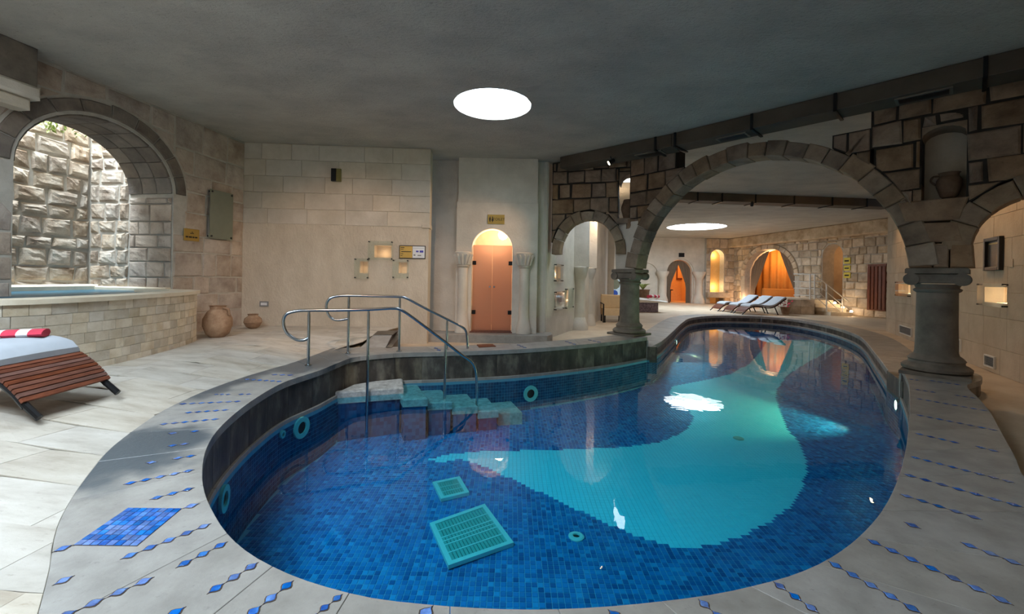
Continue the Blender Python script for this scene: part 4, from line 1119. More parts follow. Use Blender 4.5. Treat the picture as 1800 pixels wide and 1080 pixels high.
# ------------------------------------------------------------------ diamond inlays
CH = [((476, 659), (517, 660.3), 3), ((429, 667), (496, 671.5), 6), ((375, 694), (406, 694), 3), ((418, 694), (443, 693.6), 2), ((314, 711), (425, 706), 7), ((324, 726.5), (403, 721), 5),
      ((279.5, 747), (386, 737), 6), ((293.7, 763), (314, 762), 1), ((333.4, 760), (351.7, 758), 1), ((292.7, 785.6), (334.4, 780), 2), ((301.8, 808), (345.6, 801), 2), ((255, 815), (277.4, 812.7), 1),
      ((216, 852.8), (342.6, 826.4), 5), ((262, 879.5), (343, 858), 3), ((91, 972), (130, 958.6), 1), ((320.5, 895), (352, 885.8), 1), ((210.4, 985), (372, 921), 5), ((308, 1000), (401, 953), 3),
      ((91, 1031), (132, 1012.5), 1), ((90, 1094), (272, 1015), 4), ((363, 1046), (455, 989), 3), ((285, 1092), (328, 1067), 1), ((395, 1116), (517, 1021), 4), ((535, 1097), (603, 1045), 3), ((735, 1094), (762, 1065), 1),
      ((1068, 1072), (1095, 1096), 1), ((1226.7, 1053.6), (1275, 1095), 2), ((1358.6, 1023), (1441, 1080), 3), ((1455, 987), (1622, 1081), 5), ((1522, 948), (1783, 1065.7), 7), ((1687, 953.6), (1800, 996), 3),
      ((1588, 918), (1620, 931), 1), ((1581, 869), (1728, 915), 5), ((1587, 833.5), (1800, 893), 7), ((1599.6, 803), (1785, 850), 8), ((1607.7, 762), (1688, 780.5), 4), ((1713.6, 784.6), (1757, 795.6), 2),
      ((1609.8, 729.6), (1755, 758), 8), ((1609.8, 701), (1737, 723.5), 8), ((1607, 684.8), (1646, 691), 3), ((1677, 695), (1716, 701), 3), ((1597.5, 667), (1617, 669.5), 2), ((1632, 669), (1690, 677.7), 4),
      ((909, 606), (925, 612.5), 3), ((993, 600), (1013, 606.6), 3), ((1033, 597.5), (1057, 602.5), 3), ((764, 611), (774, 617.5), 2)]
for p, q, n in CH:
    A, Bq = Vector(G(*p)), Vector(G(*q)); d = (Bq - A); L = d.length / n; e = d.normalized(); s = Vector((-e.y, e.x))
    w = min(0.040, L * 0.36)
    prof = [(0, 0), (.16, .16), (.33, .72), (.5, 1), (.67, .72), (.84, .16), (1, 0), (.84, -.16), (.67, -.72), (.5, -1), (.33, -.72), (.16, -.16)]
    bd = MB()
    for i in range(n):
        o = A + e * (L * i)
        P = [tuple(o + e * (t * L) + s * (k * w)) for t, k in prof]
        bd.prism(P, FL0, -0.004, 0.0018)
        Q = [tuple(o + e * ((.5 + (t - .5) * .80) * L) + s * (k * w * .78)) for t, k in prof]
        MB().prism(Q, FL0, 0.0005, 0.0045, 0.0015).build('diamond_tile', M['bluetile'], coping)
    bd.build('inlay_border', M['inlay'], coping)
# big rhombus of small blue tiles
RC = [Vector(G(*p)) for p in ((128.4, 959.7), (225, 894), (320, 895), (241, 961))]
bd = MB(); bd.prism([tuple(v) for v in RC], FL0, -0.004, 0.0018)
bd.build('inlay_border', M['inlay'], coping)
nU, nV = 8, 8
for i in range(nU):
    for j in range(nV):
        f = lambda u, v: (RC[0] * (1 - u) + RC[3] * u) * (1 - v) + (RC[1] * (1 - u) + RC[2] * u) * v
        g_ = 0.05
        P = [tuple(f((i + a) / nU, (j + b) / nV)) for a, b in ((g_, g_), (1 - g_, g_), (1 - g_, 1 - g_), (g_, 1 - g_))]
        MB().prism(P, FL0, 0.0005, 0.0045, 0.001).build('rhombus_tile', M['bluetile'], coping)

# ------------------------------------------------------------------ things in the pool
def wall_hit(px, py):
    d = ray(px, py); best = None
    n = len(POOL)
    for i in range(n):
        (x0, y0), (x1, y1) = POOL[i], POOL[(i + 1) % n]
        den = d[0] * (y1 - y0) - (x1 - x0)
        if abs(den) < 1e-9: continue
        # point (d0*t, t) on segment: x0+s*(x1-x0) = d0*t, y0+s*(y1-y0)=t
        s = (x0 - d[0] * y0) / (d[0] * (y1 - y0) - (x1 - x0))
        if 0 <= s <= 1:
            t = y0 + s * (y1 - y0)
            if t > 0 and (best is None or t > best[0]): best = (t, i)
    t, i = best
    (x0, y0), (x1, y1) = POOL[i], POOL[(i + 1) % n]; l = math.hypot(x1 - x0, y1 - y0)
    nrm = (-(y1 - y0) / l, (x1 - x0) / l)        # POOL is ccw: inward is left of the edge
    return (d[0] * t, t, CAMZ + d[2] * t), nrm, ((x1 - x0) / l, (y1 - y0) / l)

def wall_fitting(px, py, r, label, zmax=-0.56, lit=False):
    p, n, t = wall_hit(px, py); z = max(min(p[2], zmax), -0.95)
    f_ = Frame(p[:2], (p[0] + t[0], p[1] + t[1])); f_.n = Vector((n[0], n[1], 0))
    o = empty('pool_fitting', (p[0], p[1], z), label, 'pool fitting', 'round fittings in the pool lining')
    MB().ring(f_, 0, z, r * .55, r, 0.004, 0.03, 24).build('flange', M['aqua'], o)
    MB().ring(f_, 0, z, 0.001, r * .55, 0.002, 0.012, 20).build('recess', M['lampw'] if lit else M['dkmetal'], o)
    return o, p, n, z
wall_fitting(528, 752, 0.13, 'round aqua fitting in the dark pool wall left of the landing')
wall_fitting(390, 878, 0.11, 'round aqua fitting on the pool wall near the blue tile rhombus')
wall_fitting(932, 692, 0.14, 'round aqua fitting on the pool wall below the toilet door')
wall_fitting(494, 764, 0.045, 'tiny aqua nozzle in the dark pool wall')
def pool_lamp(px, py, label, power, aim):
    p, n, t = wall_hit(px, py); z = -0.60
    f_ = Frame(p[:2], (p[0] + t[0], p[1] + t[1])); f_.n = Vector((n[0], n[1], 0))
    o = empty('pool_light', (p[0], p[1], z), label, 'pool light', 'glowing lights in the pool wall')
    MB().ring(f_, 0, z, 0.075, 0.10, 0.004, 0.04, 24).build('bezel', M['steel'], o)
    MB().ring(f_, 0, z, 0.001, 0.075, 0.002, 0.02, 20).build('lens', M['lampw'], o)
    src = Vector((p[0] + n[0] * .06, p[1] + n[1] * .06, z))
    lamp('pool_light_beam', tuple(src), power, (1.0, 0.74, 0.36), 0.0, 'SPOT', (Vector(aim) - src).to_track_quat('-Z', 'Y').to_euler(), 84)
pool_lamp(1187, 607, 'glowing pool light in the curved wall below the first column', 45, (6.5, 8.0, -0.8))
pool_lamp(1580, 730, 'glowing pool light in the right pool wall below the second column', 330, (1.9, 8.7, -0.8))

def on_floor(px, py): p = Gf(px, py); return (p[0], p[1], floor_z(p[1]))
def grate(corners, nb, mb_, label):
    C = [Vector(on_floor(*c)) for c in corners]; z = sum(c.z for c in C) / 4
    o = empty('drain_grate', tuple(sum(C, Vector()) / 4), label, 'drain grate')
    P = [(c.x, c.y) for c in C]; Q = inset(ccw(P), 0.045 if nb > 8 else 0.03)
    fz = Flat(z)
    mbf = MB(); PP = ccw(P)
    for i in range(4): mbf.prism([PP[i], PP[(i + 1) % 4], Q[(i + 1) % 4], Q[i]], fz, 0.0, 0.035)
    mbf.build('frame', M['aqua'], o)
    MB().prism(Q, fz, 0.0, 0.008).build('sump', M['dkmetal'], o)
    V = [Vector(q) for q in Q]
    for i in range(nb):
        t0, t1 = (i + .12) / nb, (i + .88) / nb
        MB().prism([tuple(V[0].lerp(V[1], t0)), tuple(V[0].lerp(V[1], t1)), tuple(V[3].lerp(V[2], t1)), tuple(V[3].lerp(V[2], t0))], fz, 0.008, 0.028).build('grate_bar', M['aqua2'], o)
    for t in mb_:
        MB().prism([tuple(V[0].lerp(V[3], t - .012)), tuple(V[0].lerp(V[3], t + .012)), tuple(V[1].lerp(V[2], t + .012)), tuple(V[1].lerp(V[2], t - .012))], fz, 0.010, 0.031).build('cross_bar', M['aqua'], o)
grate([(755, 925), (852, 888), (903, 962), (788, 1006)], 16, (.2, .4, .5, .6, .8), 'large square aqua drain grate on the blue mosaic pool floor')
grate([(760, 852), (808, 841), (825, 872), (775, 885)], 9, (.33, .66), 'smaller aqua drain grate on the pool floor beside the pale wave')
c = on_floor(1013, 945)
o = empty('floor_inlet', c, 'round aqua inlet set in the blue pool floor', 'pool fitting')
MB().lathe([(0.032, 0.0), (0.075, 0.0), (0.075, 0.012), (0.06, 0.02), (0.034, 0.02), (0.032, 0.0)], c, 24).build('flange', M['aqua'], o)
MB().lathe([(0.001, 0.004), (0.032, 0.004), (0.032, 0.006), (0.001, 0.006)], c, 16).build('recess', M['dkmetal'], o)
c = on_floor(1298, 772)
o = empty('floor_inlet', c, 'round pale inlet set in the pale pool floor', 'pool fitting')
MB().lathe([(0.03, 0.0), (0.075, 0.0), (0.075, 0.012), (0.06, 0.02), (0.034, 0.02)], c, 24).build('flange', M['aqua2'], o)

# landing and steps against the back wall of the pool
st = empty('pool_steps', (-1.2, 6.6, -1.1), 'white stone landing with steps leading down into the pool', 'steps')
def pxpoly(pts, z): return [G(x, y, z) for x, y in pts]
LZ = -0.41
M['pebble'] = stone('pebbled_white_stone', srgb(170, 164, 156), srgb(222, 218, 210), 14, 0.8, 0.7, 30, 0.1, pits=0.4)
wallp = lambda px: (lambda h: (h[0] + 0.0, h[1]))(wall_hit(px, 640)[0])
P = [wallp(600), wallp(622), wallp(660), wallp(708)] + pxpoly([(709.5, 681.5), (573, 690.6)], LZ)
MB().prism(P, FL0, LZ - .17, LZ, 0.02).build('landing', M['pebble'], st)
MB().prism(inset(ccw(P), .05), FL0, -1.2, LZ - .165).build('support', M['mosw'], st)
sx = [708, 752, 795, 840, 876, 918]; zs = [-0.52, -0.62, -0.71, -0.80, -0.89]; fy = [703, 709, 716.5, 724, 726.5]
for i in range(5):
    z = zs[i]; bl, br = wallp(sx[i] - 12), wallp(sx[i + 1] - 18)
    fl, fr2 = G(sx[i], fy[i], z), G(sx[i + 1], fy[i] - 2, z)
    Q = [bl, br, fr2, fl]
    MB().prism(Q, FL0, z - .11 if i < 4 else -1.15, z, 0.012).build('step', M['pebble'], st)
    if i < 4: MB().prism(inset(ccw(Q), .02), FL0, -1.15, z - .105).build('support', M['mosw'], st)

# handrails
def handrail(label, pts, posts, r=0.021):
    o = empty('handrail', pts[len(pts) // 2][:2] + (0,), label, 'handrail', 'steel handrails by the pool steps')
    MB().tube(catmull(pts, 6), r, 12).build('top_rail', M['steel'], o, 'all')
    for (x, y, z0, z1) in posts:
        MB().tube([(x, y, z0), (x, y, z1 - .05), (x, y, z1)], [r * .95, r * .95, r * .6], 12).build('post', M['steel'], o, True)
        if z0 > -0.1: MB().lathe([(0.045, 0), (0.045, 0.008), (0.025, 0.02)], (x, y, z0), 16).build('flange', M['steel'], o, True)
    return o
def railpts(B0, dr_, seq): return [(B0[0] + dr_[0] * s, B0[1] + dr_[1] * s, z) for s, z in seq]
def on_line(B0, dr_, px, py):
    d = ray(px, py); s = (d[0] * B0[1] - B0[0]) / (dr_[0] - d[0] * dr_[1])
    y = B0[1] + dr_[1] * s; return s, CAMZ + d[2] * y
B1, D1 = G(541.7, 642.6), (0.93, 0.36)
seq = [on_line(B1, D1, *p) for p in [(580, 593), (555, 597.5), (520, 597), (504, 585), (498, 567), (503, 553), (522, 547), (545, 546), (600, 545.5), (650, 544.5), (690, 542.5), (704, 545), (722, 556), (770, 592), (810, 623), (829, 637), (836, 652), (838, 680), (838, 720), (836, 745), (828, 757)]]
seq[0] = (0.0, seq[0][1])
seq[1] = (-0.06, seq[1][1])
ps = []
for px, yt_ in ((648, 546), (783, 602)):
    s, z = on_line(B1, D1, px, yt_); ps.append((B1[0] + D1[0] * s, B1[1] + D1[1] * s, -1.0, z))
handrail('nearer steel handrail, running from the dark coping down into the water', railpts(B1, D1, seq), [(B1[0], B1[1], 0.0, on_line(B1, D1, 541.7, 548)[1])] + ps)
B2 = G(611.7, 621.3); e2 = G(821.7, 613.6); D2 = ((e2[0] - B2[0]) / 2, (e2[1] - B2[1]) / 2)
seq = [on_line(B2, D2, *p) for p in [(609, 560.5), (595, 563), (583, 560), (575, 548), (574, 535), (580, 525), (593, 521), (615, 520), (660, 521), (700, 522), (715, 525), (745, 541), (785, 561), (812, 575), (819, 583), (821, 596), (822, 613)]]
seq[0] = (0.0, seq[0][1])
ps = [(B2[0], B2[1], 0.0, on_line(B2, D2, 612, 521)[1])]
for px, yt_ in ((703, 523), (786, 562)):
    s, z = on_line(B2, D2, px, yt_); ps.append((B2[0] + D2[0] * s, B2[1] + D2[1] * s, 0.0, z))
handrail('farther steel handrail standing on the raised back coping', railpts(B2, D2, seq), ps)

# ------------------------------------------------------------------ whirlpool
jac = empty('whirlpool_tub', (-5.4, 5.2, 0.14), 'round whirlpool tub faced with cream travertine tiles under the stone arch', 'hot tub')
JP = catmull([(-6.1, 7.22), (-5.55, 7.16), (-5.2, 6.98), (-5.0, 6.62), (-4.86, 6.15), (-4.76, 5.55), (-4.70, 4.9), (-4.74, 4.3), (-4.92, 3.95), (-5.3, 3.78), (-5.8, 3.75), (-6.7, 3.75)], 8)
JB, JT = 0.10, 0.90
perj = sum(math.dist(a, b) for a, b in zip(JP, JP[1:]))
def offs(P, d):
    out = []
    for i in range(len(P)):
        a, b = P[max(i - 1, 0)], P[min(i + 1, len(P) - 1)]; t = (b[0] - a[0], b[1] - a[1]); l = math.hypot(*t) or 1
        out.append((P[i][0] + t[1] / l * d, P[i][1] - t[0] / l * d))
    return out
sgn = 1 if offs(JP, 0.1)[40][0] > JP[40][0] else -1
mbj = MB(); mbj.grid([[(p[0], p[1], JB) for p in JP], [(p[0], p[1], JT) for p in JP]])
inn = offs(JP, -0.32 * sgn)
mbj.grid([[(p[0], p[1], 0.5) for p in inn], [(p[0], p[1], JT) for p in inn]])
mbj.build('tub_wall', M['mortar'], jac)
R_ = random.Random(9); rows_n = 7; hrow = (JT - JB) / rows_n
for r in range(rows_n):
    s = 1.5 - R_.uniform(0, .12)          # arc length where it starts to show
    s = 0.0
    while s < perj - 0.05:
        w = R_.choice((0.12, 0.17, 0.17, 0.24))
        pts = []
        for q in (s + .002, s + w / 2, s + w - .002):
            acc = 0
            for a, b in zip(JP, JP[1:]):
                l = math.dist(a, b)
                if acc + l >= q or (a, b) == (JP[-2], JP[-1]):
                    t = (q - acc) / l; pts.append((a[0] + (b[0] - a[0]) * t, a[1] + (b[1] - a[1]) * t)); break
                acc += l
        s += w
        if len(pts) < 3: continue
        o_ = offs(pts, sgn * (0.012 + R_.uniform(-.003, .004))); i_ = offs(pts, -0.01 * sgn)
        z0, z1 = JB + r * hrow + .002, JB + (r + 1) * hrow - .002
        MB().prism(i_ + o_[::-1], FL0, z0, z1, 0.0).build('travertine_tile', M['jtile'], jac)
rim_o, rim_i = offs(JP, 0.05 * sgn), offs(JP, -0.34 * sgn)
rb = MB(); rb.grid([[(p[0], p[1], JT) for p in rim_o], [(p[0], p[1], JT + 0.05) for p in rim_o], [(p[0], p[1], JT + 0.05) for p in rim_i], [(p[0], p[1], JT - .1) for p in rim_i]])
rb.grid([[(p[0], p[1], JT) for p in rim_o], [(p[0], p[1], JT) for p in rim_i]])
rb.build('rim', M['jrim'], jac)
wpoly = inn[2:-2]
bk0, bk1 = FLW.w(J1 + 0.5, 0, -1.72), FLW.w(J0 + .03, 0, -1.72)
wjp = [(p[0], p[1]) for p in inn if p[0] > -6.3] + [FLW.w(J1 - .02, 0, -0.02)[:2], FLW.w(J1 - .02, 0, -0.9)[:2], bk0[:2], bk1[:2], FLW.w(J0 + .03, 0, -0.02)[:2]]
MB().add([(p[0], p[1], JT + 0.005) for p in wjp], [tuple(range(len(wjp)))]).build('water', M['jwater'], jac)
MB().add([(p[0], p[1], 0.45) for p in wjp], [tuple(range(len(wjp)))]).build('tub_floor', M['jshell'], jac)
MB().prism([(0.02, 0.3), (2.7, 0.3), (2.7, 1.0), (0.02, 1.0)], FBK, -0.05, 0.28, 0.03).build('back_ledge', M['jrim'], jac)
MB().prism([(0.0, 0.3), (1.72, 0.3), (1.72, 0.97), (0.0, 0.97)], FRV, -0.05, 0.10, 0.02).build('side_ledge', M['jrim'], jac)

# plant hanging at the top of the light well
pl = empty('trailing_plant', FBK.w(1.15, 3.9, 0.1), 'small yellow green plant growing on the rough alcove wall', 'plant')
R_ = random.Random(4)
pa = FBK.px(95, 216, 0.15)
MB().tube([FBK.w(pa[0], pa[1] - .15, 0.0), FBK.w(pa[0], pa[1], 0.1), FBK.w(pa[0] + .1, pa[1] + .2, 0.15)], 0.012, 6).build('stem', M['leaf'], pl)
for i in range(46):
    a_, b_, c_ = pa[0] + R_.gauss(0, .17), pa[1] + R_.gauss(0.02, .12), 0.12 + R_.uniform(0, .22)
    u = Vector((R_.uniform(-1, 1), R_.uniform(-1, 1), R_.uniform(-1, 1))).normalized(); v = u.orthogonal().normalized(); s = R_.uniform(.035, .06)
    o_ = Vector(FBK.w(a_, b_, c_))
    MB().add([o_ - u * s, o_ + v * s * .5, o_ + u * s, o_ - v * s * .5, o_ + u.cross(v) * s * .2], [(0, 1, 4), (1, 2, 4), (2, 3, 4), (3, 0, 4)]).build('leaf', M['leaf'], pl)

# ------------------------------------------------------------------ pots and jugs
def pot(name, loc, prof, mat, label, cat, handles=(), group=None, mouth=True):
    o = empty(name, loc, label, cat, group)
    MB().lathe(prof, loc, 28).build('body', mat, o, True)
    for pts, r in handles: MB().tube(catmull([(loc[0] + p[0], loc[1] + p[1], loc[2] + p[2]) for p in pts], 5), r, 8).build('handle', mat, o, 'all')
    return o
def fz(x, y): return zt(x, y)
x, y = -5.02, 7.25
pot('clay_amphora', (x, y, fz(x, y)), [(0.10, 0), (0.17, 0.06), (0.22, 0.2), (0.215, 0.32), (0.16, 0.43), (0.11, 0.48), (0.12, 0.53), (0.135, 0.54), (0.09, 0.535), (0.08, 0.46)], M['pot'],
    'dusty clay amphora standing beside the whirlpool tub', 'jar', [([(0.11, -.02, .50), (.20, -.03, .48), (.21, -.02, .38)], .018)])
x, y = -5.15, 8.45
pot('clay_pot', (x, y, fz(x, y)), [(0.06, 0), (0.12, 0.04), (0.165, 0.13), (0.15, 0.20), (0.09, 0.25), (0.085, 0.27), (0.10, 0.29), (0.07, 0.285), (0.06, 0.24)], M['pot'],
    'small round clay pot in the corner of the terrace', 'pot')
p = FB.w(0.07, 2.626, -0.02)
pot('brown_vase', p, [(0.08, 0), (0.10, 0.02), (0.155, 0.22), (0.15, 0.28), (0.11, 0.40), (0.10, 0.44), (0.08, 0.43), (0.08, 0.3)], M['pot2'], 'brown vase in the little window over the first column', 'vase')
p = FA.w(5.04, 2.452, 0.02)
pot('clay_jug', p, [(0.07, 0), (0.09, 0.02), (0.135, 0.16), (0.13, 0.24), (0.095, 0.30), (0.10, 0.33), (0.115, 0.345), (0.085, 0.34), (0.08, 0.26)], M['pot2'], 'dark clay jug with one handle in the niche over the second column', 'jug',
    [([(-.06, .07, .31), (-.105, .12, .31), (-.12, .135, .25), (-.085, .095, .19)], .014)])

# ------------------------------------------------------------------ loungers
def make_lounger(label, group, cushion=True, towel=True):
    o = local(empty('sun_lounger', (0, 0, 0), label, 'sun lounger', group))
    prof = catmull([(0, .10), (.06, .17), (.16, .255), (.30, .335), (.48, .375), (.75, .365), (1.05, .33), (1.32, .35), (1.55, .47), (1.78, .64), (1.95, .74)], 6)
    pr = resample(prof, 40)
    for s in (-1, 1):
        MB().tube([(p[0], s * .335, p[1] - .03) for p in pr[::2]], 0.02, 6).build('side_rail', M['dkmetal'], o, True)
        for p0, p1 in (((.03, .14), (-.10, 0.0)), ((1.42, .36), (1.58, 0.0))):
            MB().tube([(p0[0], s * .33, p0[1] - .03), (p1[0], s * .335, p1[1])], 0.024, 8).build('leg', M['dkmetal'], o)
    pr2 = resample(prof, 58)
    for i in range(0, 58):
        p, q = pr2[i], pr2[i + 1]; t = Vector((q[0] - p[0], q[1] - p[1])).normalized(); nn = Vector((-t.y, t.x))
        a, b = Vector(p).lerp(Vector(q), .10), Vector(p).lerp(Vector(q), .90)
        V = []
        for yy in (-.36, .36):
            for base in (a, b, b + nn * .022, a + nn * .022): V.append((base.x, yy, base.y))
        MB().add(V, [(0, 1, 2, 3), (7, 6, 5, 4), (0, 4, 5, 1), (1, 5, 6, 2), (2, 6, 7, 3), (3, 7, 4, 0)]).build('slat', M['wood'], o)
    if cushion:
        cp = [p for p in pr if p[0] > 0.24]; rows = []
        for i, p in enumerate(cp):
            e = 0.6 if i in (0, len(cp) - 1) else 1.0
            rows.append([(p[0], yy * .345, p[1] + .026 + h * .065 * e) for yy, h in ((-1, 0), (-1.015, .5), (-.97, 1), (-.5, 1.12), (0, 1.15), (.5, 1.12), (.97, 1), (1.015, .5), (1, 0), (-1, 0))])
        m = MB().grid(rows); k = len(rows[0]); m.f.append(tuple(range(k - 1))); m.f.append(tuple((len(rows) - 1) * k + j for j in range(k - 1)))
        m.build('cushion', M['cush'], o, True)
    return o
lg = make_lounger('teak slatted lounger with a grey cushion on the terrace beside the whirlpool', 'teak sun loungers')
f1, f2 = Vector(G(68, 737, .13)), Vector(G(208, 692, .13))
mid = (f1 + f2) / 2; ax = Vector((-(f2 - f1).y, (f2 - f1).x)).normalized()
if ax.x > 0: ax = -ax
lg.rotation_euler = (0, 0, math.atan2(ax.y, ax.x)); lg.location = (mid.x + ax.x * .10, mid.y + ax.y * .10, zt(mid.x - .3, mid.y) + .012)
lg.scale = (1.0, 1.03, 1.12)
# towel on it
def towel(name, c, ang, label, w=.5, l=.3, hgt=.10):
    o = local(empty(name, c, label, 'towel', None, None, ang))
    for i, (m_, t0, t1) in enumerate(((M['towel'], -.5, -.25), (M['towelw'], -.25, -.05), (M['towel'], -.05, .2), (M['towelw'], .2, .32), (M['towel'], .32, .5))):
        rows = []
        for q in range(5):
            x = l * 0 + w * (t0 + (t1 - t0) * q / 4)
            rows.append([(x, l / 2 * math.cos(a), hgt / 2 + hgt / 2 * math.sin(a) * (1 + .12 * math.sin(9 * x + a))) for a in [2 * math.pi * k / 12 for k in range(13)]])
        m = MB().grid(rows); m.f.append(tuple(range(12))); m.f.append(tuple(4 * 13 + k for k in range(12)))
        m.build('towel_stripe', m_, o, True)
    return o
tp = lg.location + Vector((ax.x * .60, ax.y * .60, 0.37 * 1.12 + .105)) + Vector((0, .18, 0))
towel('folded_towel', tp, math.atan2(ax.y, ax.x) + .5, 'folded red and white towel on the grey lounger cushion', .34, .22, .07)

# three loungers in the far hall
LP = [((1258, 546), (1336, 547), 'first teak lounger in the far hall, nearest the yellow niche', 20.9), ((1280, 549), (1362, 550), 'middle teak lounger of the three in front of the wide arch', 20.0), ((1300, 551), (1380, 556), 'teak lounger in the far hall next to the white stair block', 19.1)]
for k, (p, q, lab, yy) in enumerate(LP):
    c = copy_tree(lg); c['label'] = lab
    x0, x1 = ray(*p)[0] * yy, ray(*q)[0] * yy
    c.location = (x0, yy, ZF + 0.005); c.rotation_euler = (0, 0, math.radians(4)); c.scale = (1, 1, 1)

# ------------------------------------------------------------------ things on the walls
def plate(name, fr, a0, a1, b0, b1, c, th, mat, label, cat, parts=(), group=None):
    p = fr.w((a0 + a1) / 2, b0, c); o = empty(name, p, label, cat, group)
    MB().prism([(a0, b0), (a1, b0), (a1, b1), (a0, b1)], fr, c, c + th, min(.004, th * .3)).build('plate', mat, o)
    for (nm, x0, x1, y0, y1, mt) in parts:
        MB().prism([(a0 + (a1 - a0) * x0, b0 + (b1 - b0) * y0), (a0 + (a1 - a0) * x1, b0 + (b1 - b0) * y0), (a0 + (a1 - a0) * x1, b0 + (b1 - b0) * y1), (a0 + (a1 - a0) * x0, b0 + (b1 - b0) * y1)], fr, c + th - .001, c + th + .002).build(nm, mt, o)
    return o
def text_on(o, fr, a, b, c, s, size, mat, flip=False):
    cu = bpy.data.curves.new('lettering', 'FONT'); cu.body = s; cu.size = size; cu.align_x = 'CENTER'; cu.align_y = 'CENTER'; cu.extrude = 0.001
    t = bpy.data.objects.new('lettering', cu); COL.objects.link(t)
    cu.materials.append(mat)
    ex = fr.e.copy(); n = fr.n.copy()
    if ex.cross(Vector((0, 0, 1))).dot(n) < 0: ex = -ex
    mw = Matrix((ex, Vector((0, 0, 1)), n)).transposed().to_4x4(); mw.translation = Vector(fr.w(a, b, c))
    bpy.context.view_layer.update()
    me = bpy.data.meshes.new_from_object(t); bpy.data.objects.remove(t); me.transform(mw)
    return link('lettering', me, mat, o)
# toilet plate
p0, p1 = FP.px(857, 394), FP.px(887, 378)
tp_ = plate('toilet_sign', FP, p0[0], p1[0], p0[1], p1[1], 0.002, 0.012, M['gold'], 'brass toilet sign above the arched door', 'sign')
text_on(tp_, FP, p0[0] + (p1[0] - p0[0]) * .66, (p0[1] + p1[1]) / 2, .0155, 'TOILET', 0.085, M['ink'])
for i, k in enumerate((0.14, 0.29)):
    a_ = p0[0] + (p1[0] - p0[0]) * k; zc = (p0[1] + p1[1]) / 2; m = MB()
    m.ring(FP, a_, zc + .048, 0.0005, 0.013, .013, .016, 12)
    w0, w1 = (.022, .014) if i == 0 else (.010, .026)
    m.prism([(a_ - w1, zc - .035), (a_ + w1, zc - .035), (a_ + w0, zc + .032), (a_ - w0, zc + .032)], FP, .013, .016)
    m.prism([(a_ - .008, zc - .065), (a_ + .008, zc - .065), (a_ + .008, zc - .03), (a_ - .008, zc - .03)], FP, .013, .016)
    m.build('figure', M['ink'], tp_)
# brass plate by the whirlpool with two short dark lines of lettering
plate('brass_sign', FLW, 1.065, 1.375, 1.81, 2.03, 0.02, 0.012, M['gold'], 'small brass sign on the tuff wall left of the glass panel', 'sign',
      [('text_line', .38, .62, .60, .66, M['ink']), ('text_line', .44, .52, .70, .76, M['ink']), ('text_line', .14, .30, .26, .38, M['ink']), ('text_line', .34, .46, .26, .38, M['ink']), ('text_line', .5, .7, .26, .38, M['ink']), ('text_line', .74, .9, .26, .38, M['ink'])])
# notice board: brass half with dark lines, paper half
R_ = random.Random(2)
plate('notice_board', FCW, 3.25, 3.81, 1.615, 1.90, 0.002, 0.02, M['dkmetal'], 'notice board, half brass and half white paper, right of the niches', 'notice',
      [('brass_half', .03, .5, .06, .94, M['gold']), ('paper_half', .51, .97, .06, .94, M['paper'])] )
nb = [o for o in COL.objects if o.name.startswith('notice_board')][0]
for (x0, x1, y0, y1, mt) in [(.06, .20, .80, .86, 'ink'), (.06, .17, .68, .73, 'ink'), (.08, .46, .50, .56, 'ink'), (.06, .16, .34, .38, 'ink'), (.06, .13, .20, .24, 'ink'), (.53, .94, .80, .82, 'plug'), (.64, .74, .50, .62, 'blueink'), (.78, .92, .48, .64, 'blueink'), (.55, .62, .22, .34, 'plug'), (.70, .84, .22, .30, 'plug')]:
    MB().prism([(3.25 + .56 * x0, 1.615 + .285 * y0), (3.25 + .56 * x1, 1.615 + .285 * y0), (3.25 + .56 * x1, 1.615 + .285 * y1), (3.25 + .56 * x0, 1.615 + .285 * y1)], FCW, .0235, .0245).build('text_line', M[mt], nb)
# loudspeaker
sp = empty('wall_speaker', FCW.w(1.91, 3.22, .015), 'little wall speaker, dark and olive, high on the plain wall', 'speaker')
MB().prism([(1.82, 3.225), (1.92, 3.225), (1.92, 3.49), (1.82, 3.49)], FCW, .014, .10, .006).build('grille', M['dkmetal'], sp)
MB().prism([(1.922, 3.225), (2.01, 3.225), (2.01, 3.49), (1.922, 3.49)], FCW, .014, .085, .006).build('casing', M['olive'], sp)
# socket plate
so = plate('socket_plate', FCW, 0.37, 0.55, 0.545, 0.655, 0.002, 0.015, M['plug'], 'grey socket plate low on the plain wall', 'socket', [('socket_insert', .15, .85, .25, .75, M['paper'])])
# grey glass panel on the tuff pier
gp = empty('glass_panel', FLW.w(.63, 1.88, .03), 'grey green glass panel on stand-offs on the tuff wall', 'glass panel')
MB().prism([(0.36, 1.90), (0.90, 1.90), (0.90, 2.83), (0.36, 2.83)], FLW, .075, .085).build('pane', M['panel'], gp)
MB().prism([(0.38, 1.92), (0.88, 1.92), (0.88, 1.99), (0.38, 1.99)], FLW, .04, .06).build('backing_strip', M['paneledge'], gp)
for a_ in (0.40, 0.86):
    for b_ in (1.94, 2.79): MB().tube([FLW.w(a_, b_, 0.0), FLW.w(a_, b_, .10)], .018, 8).build('stand_off', M['dkmetal'], gp)

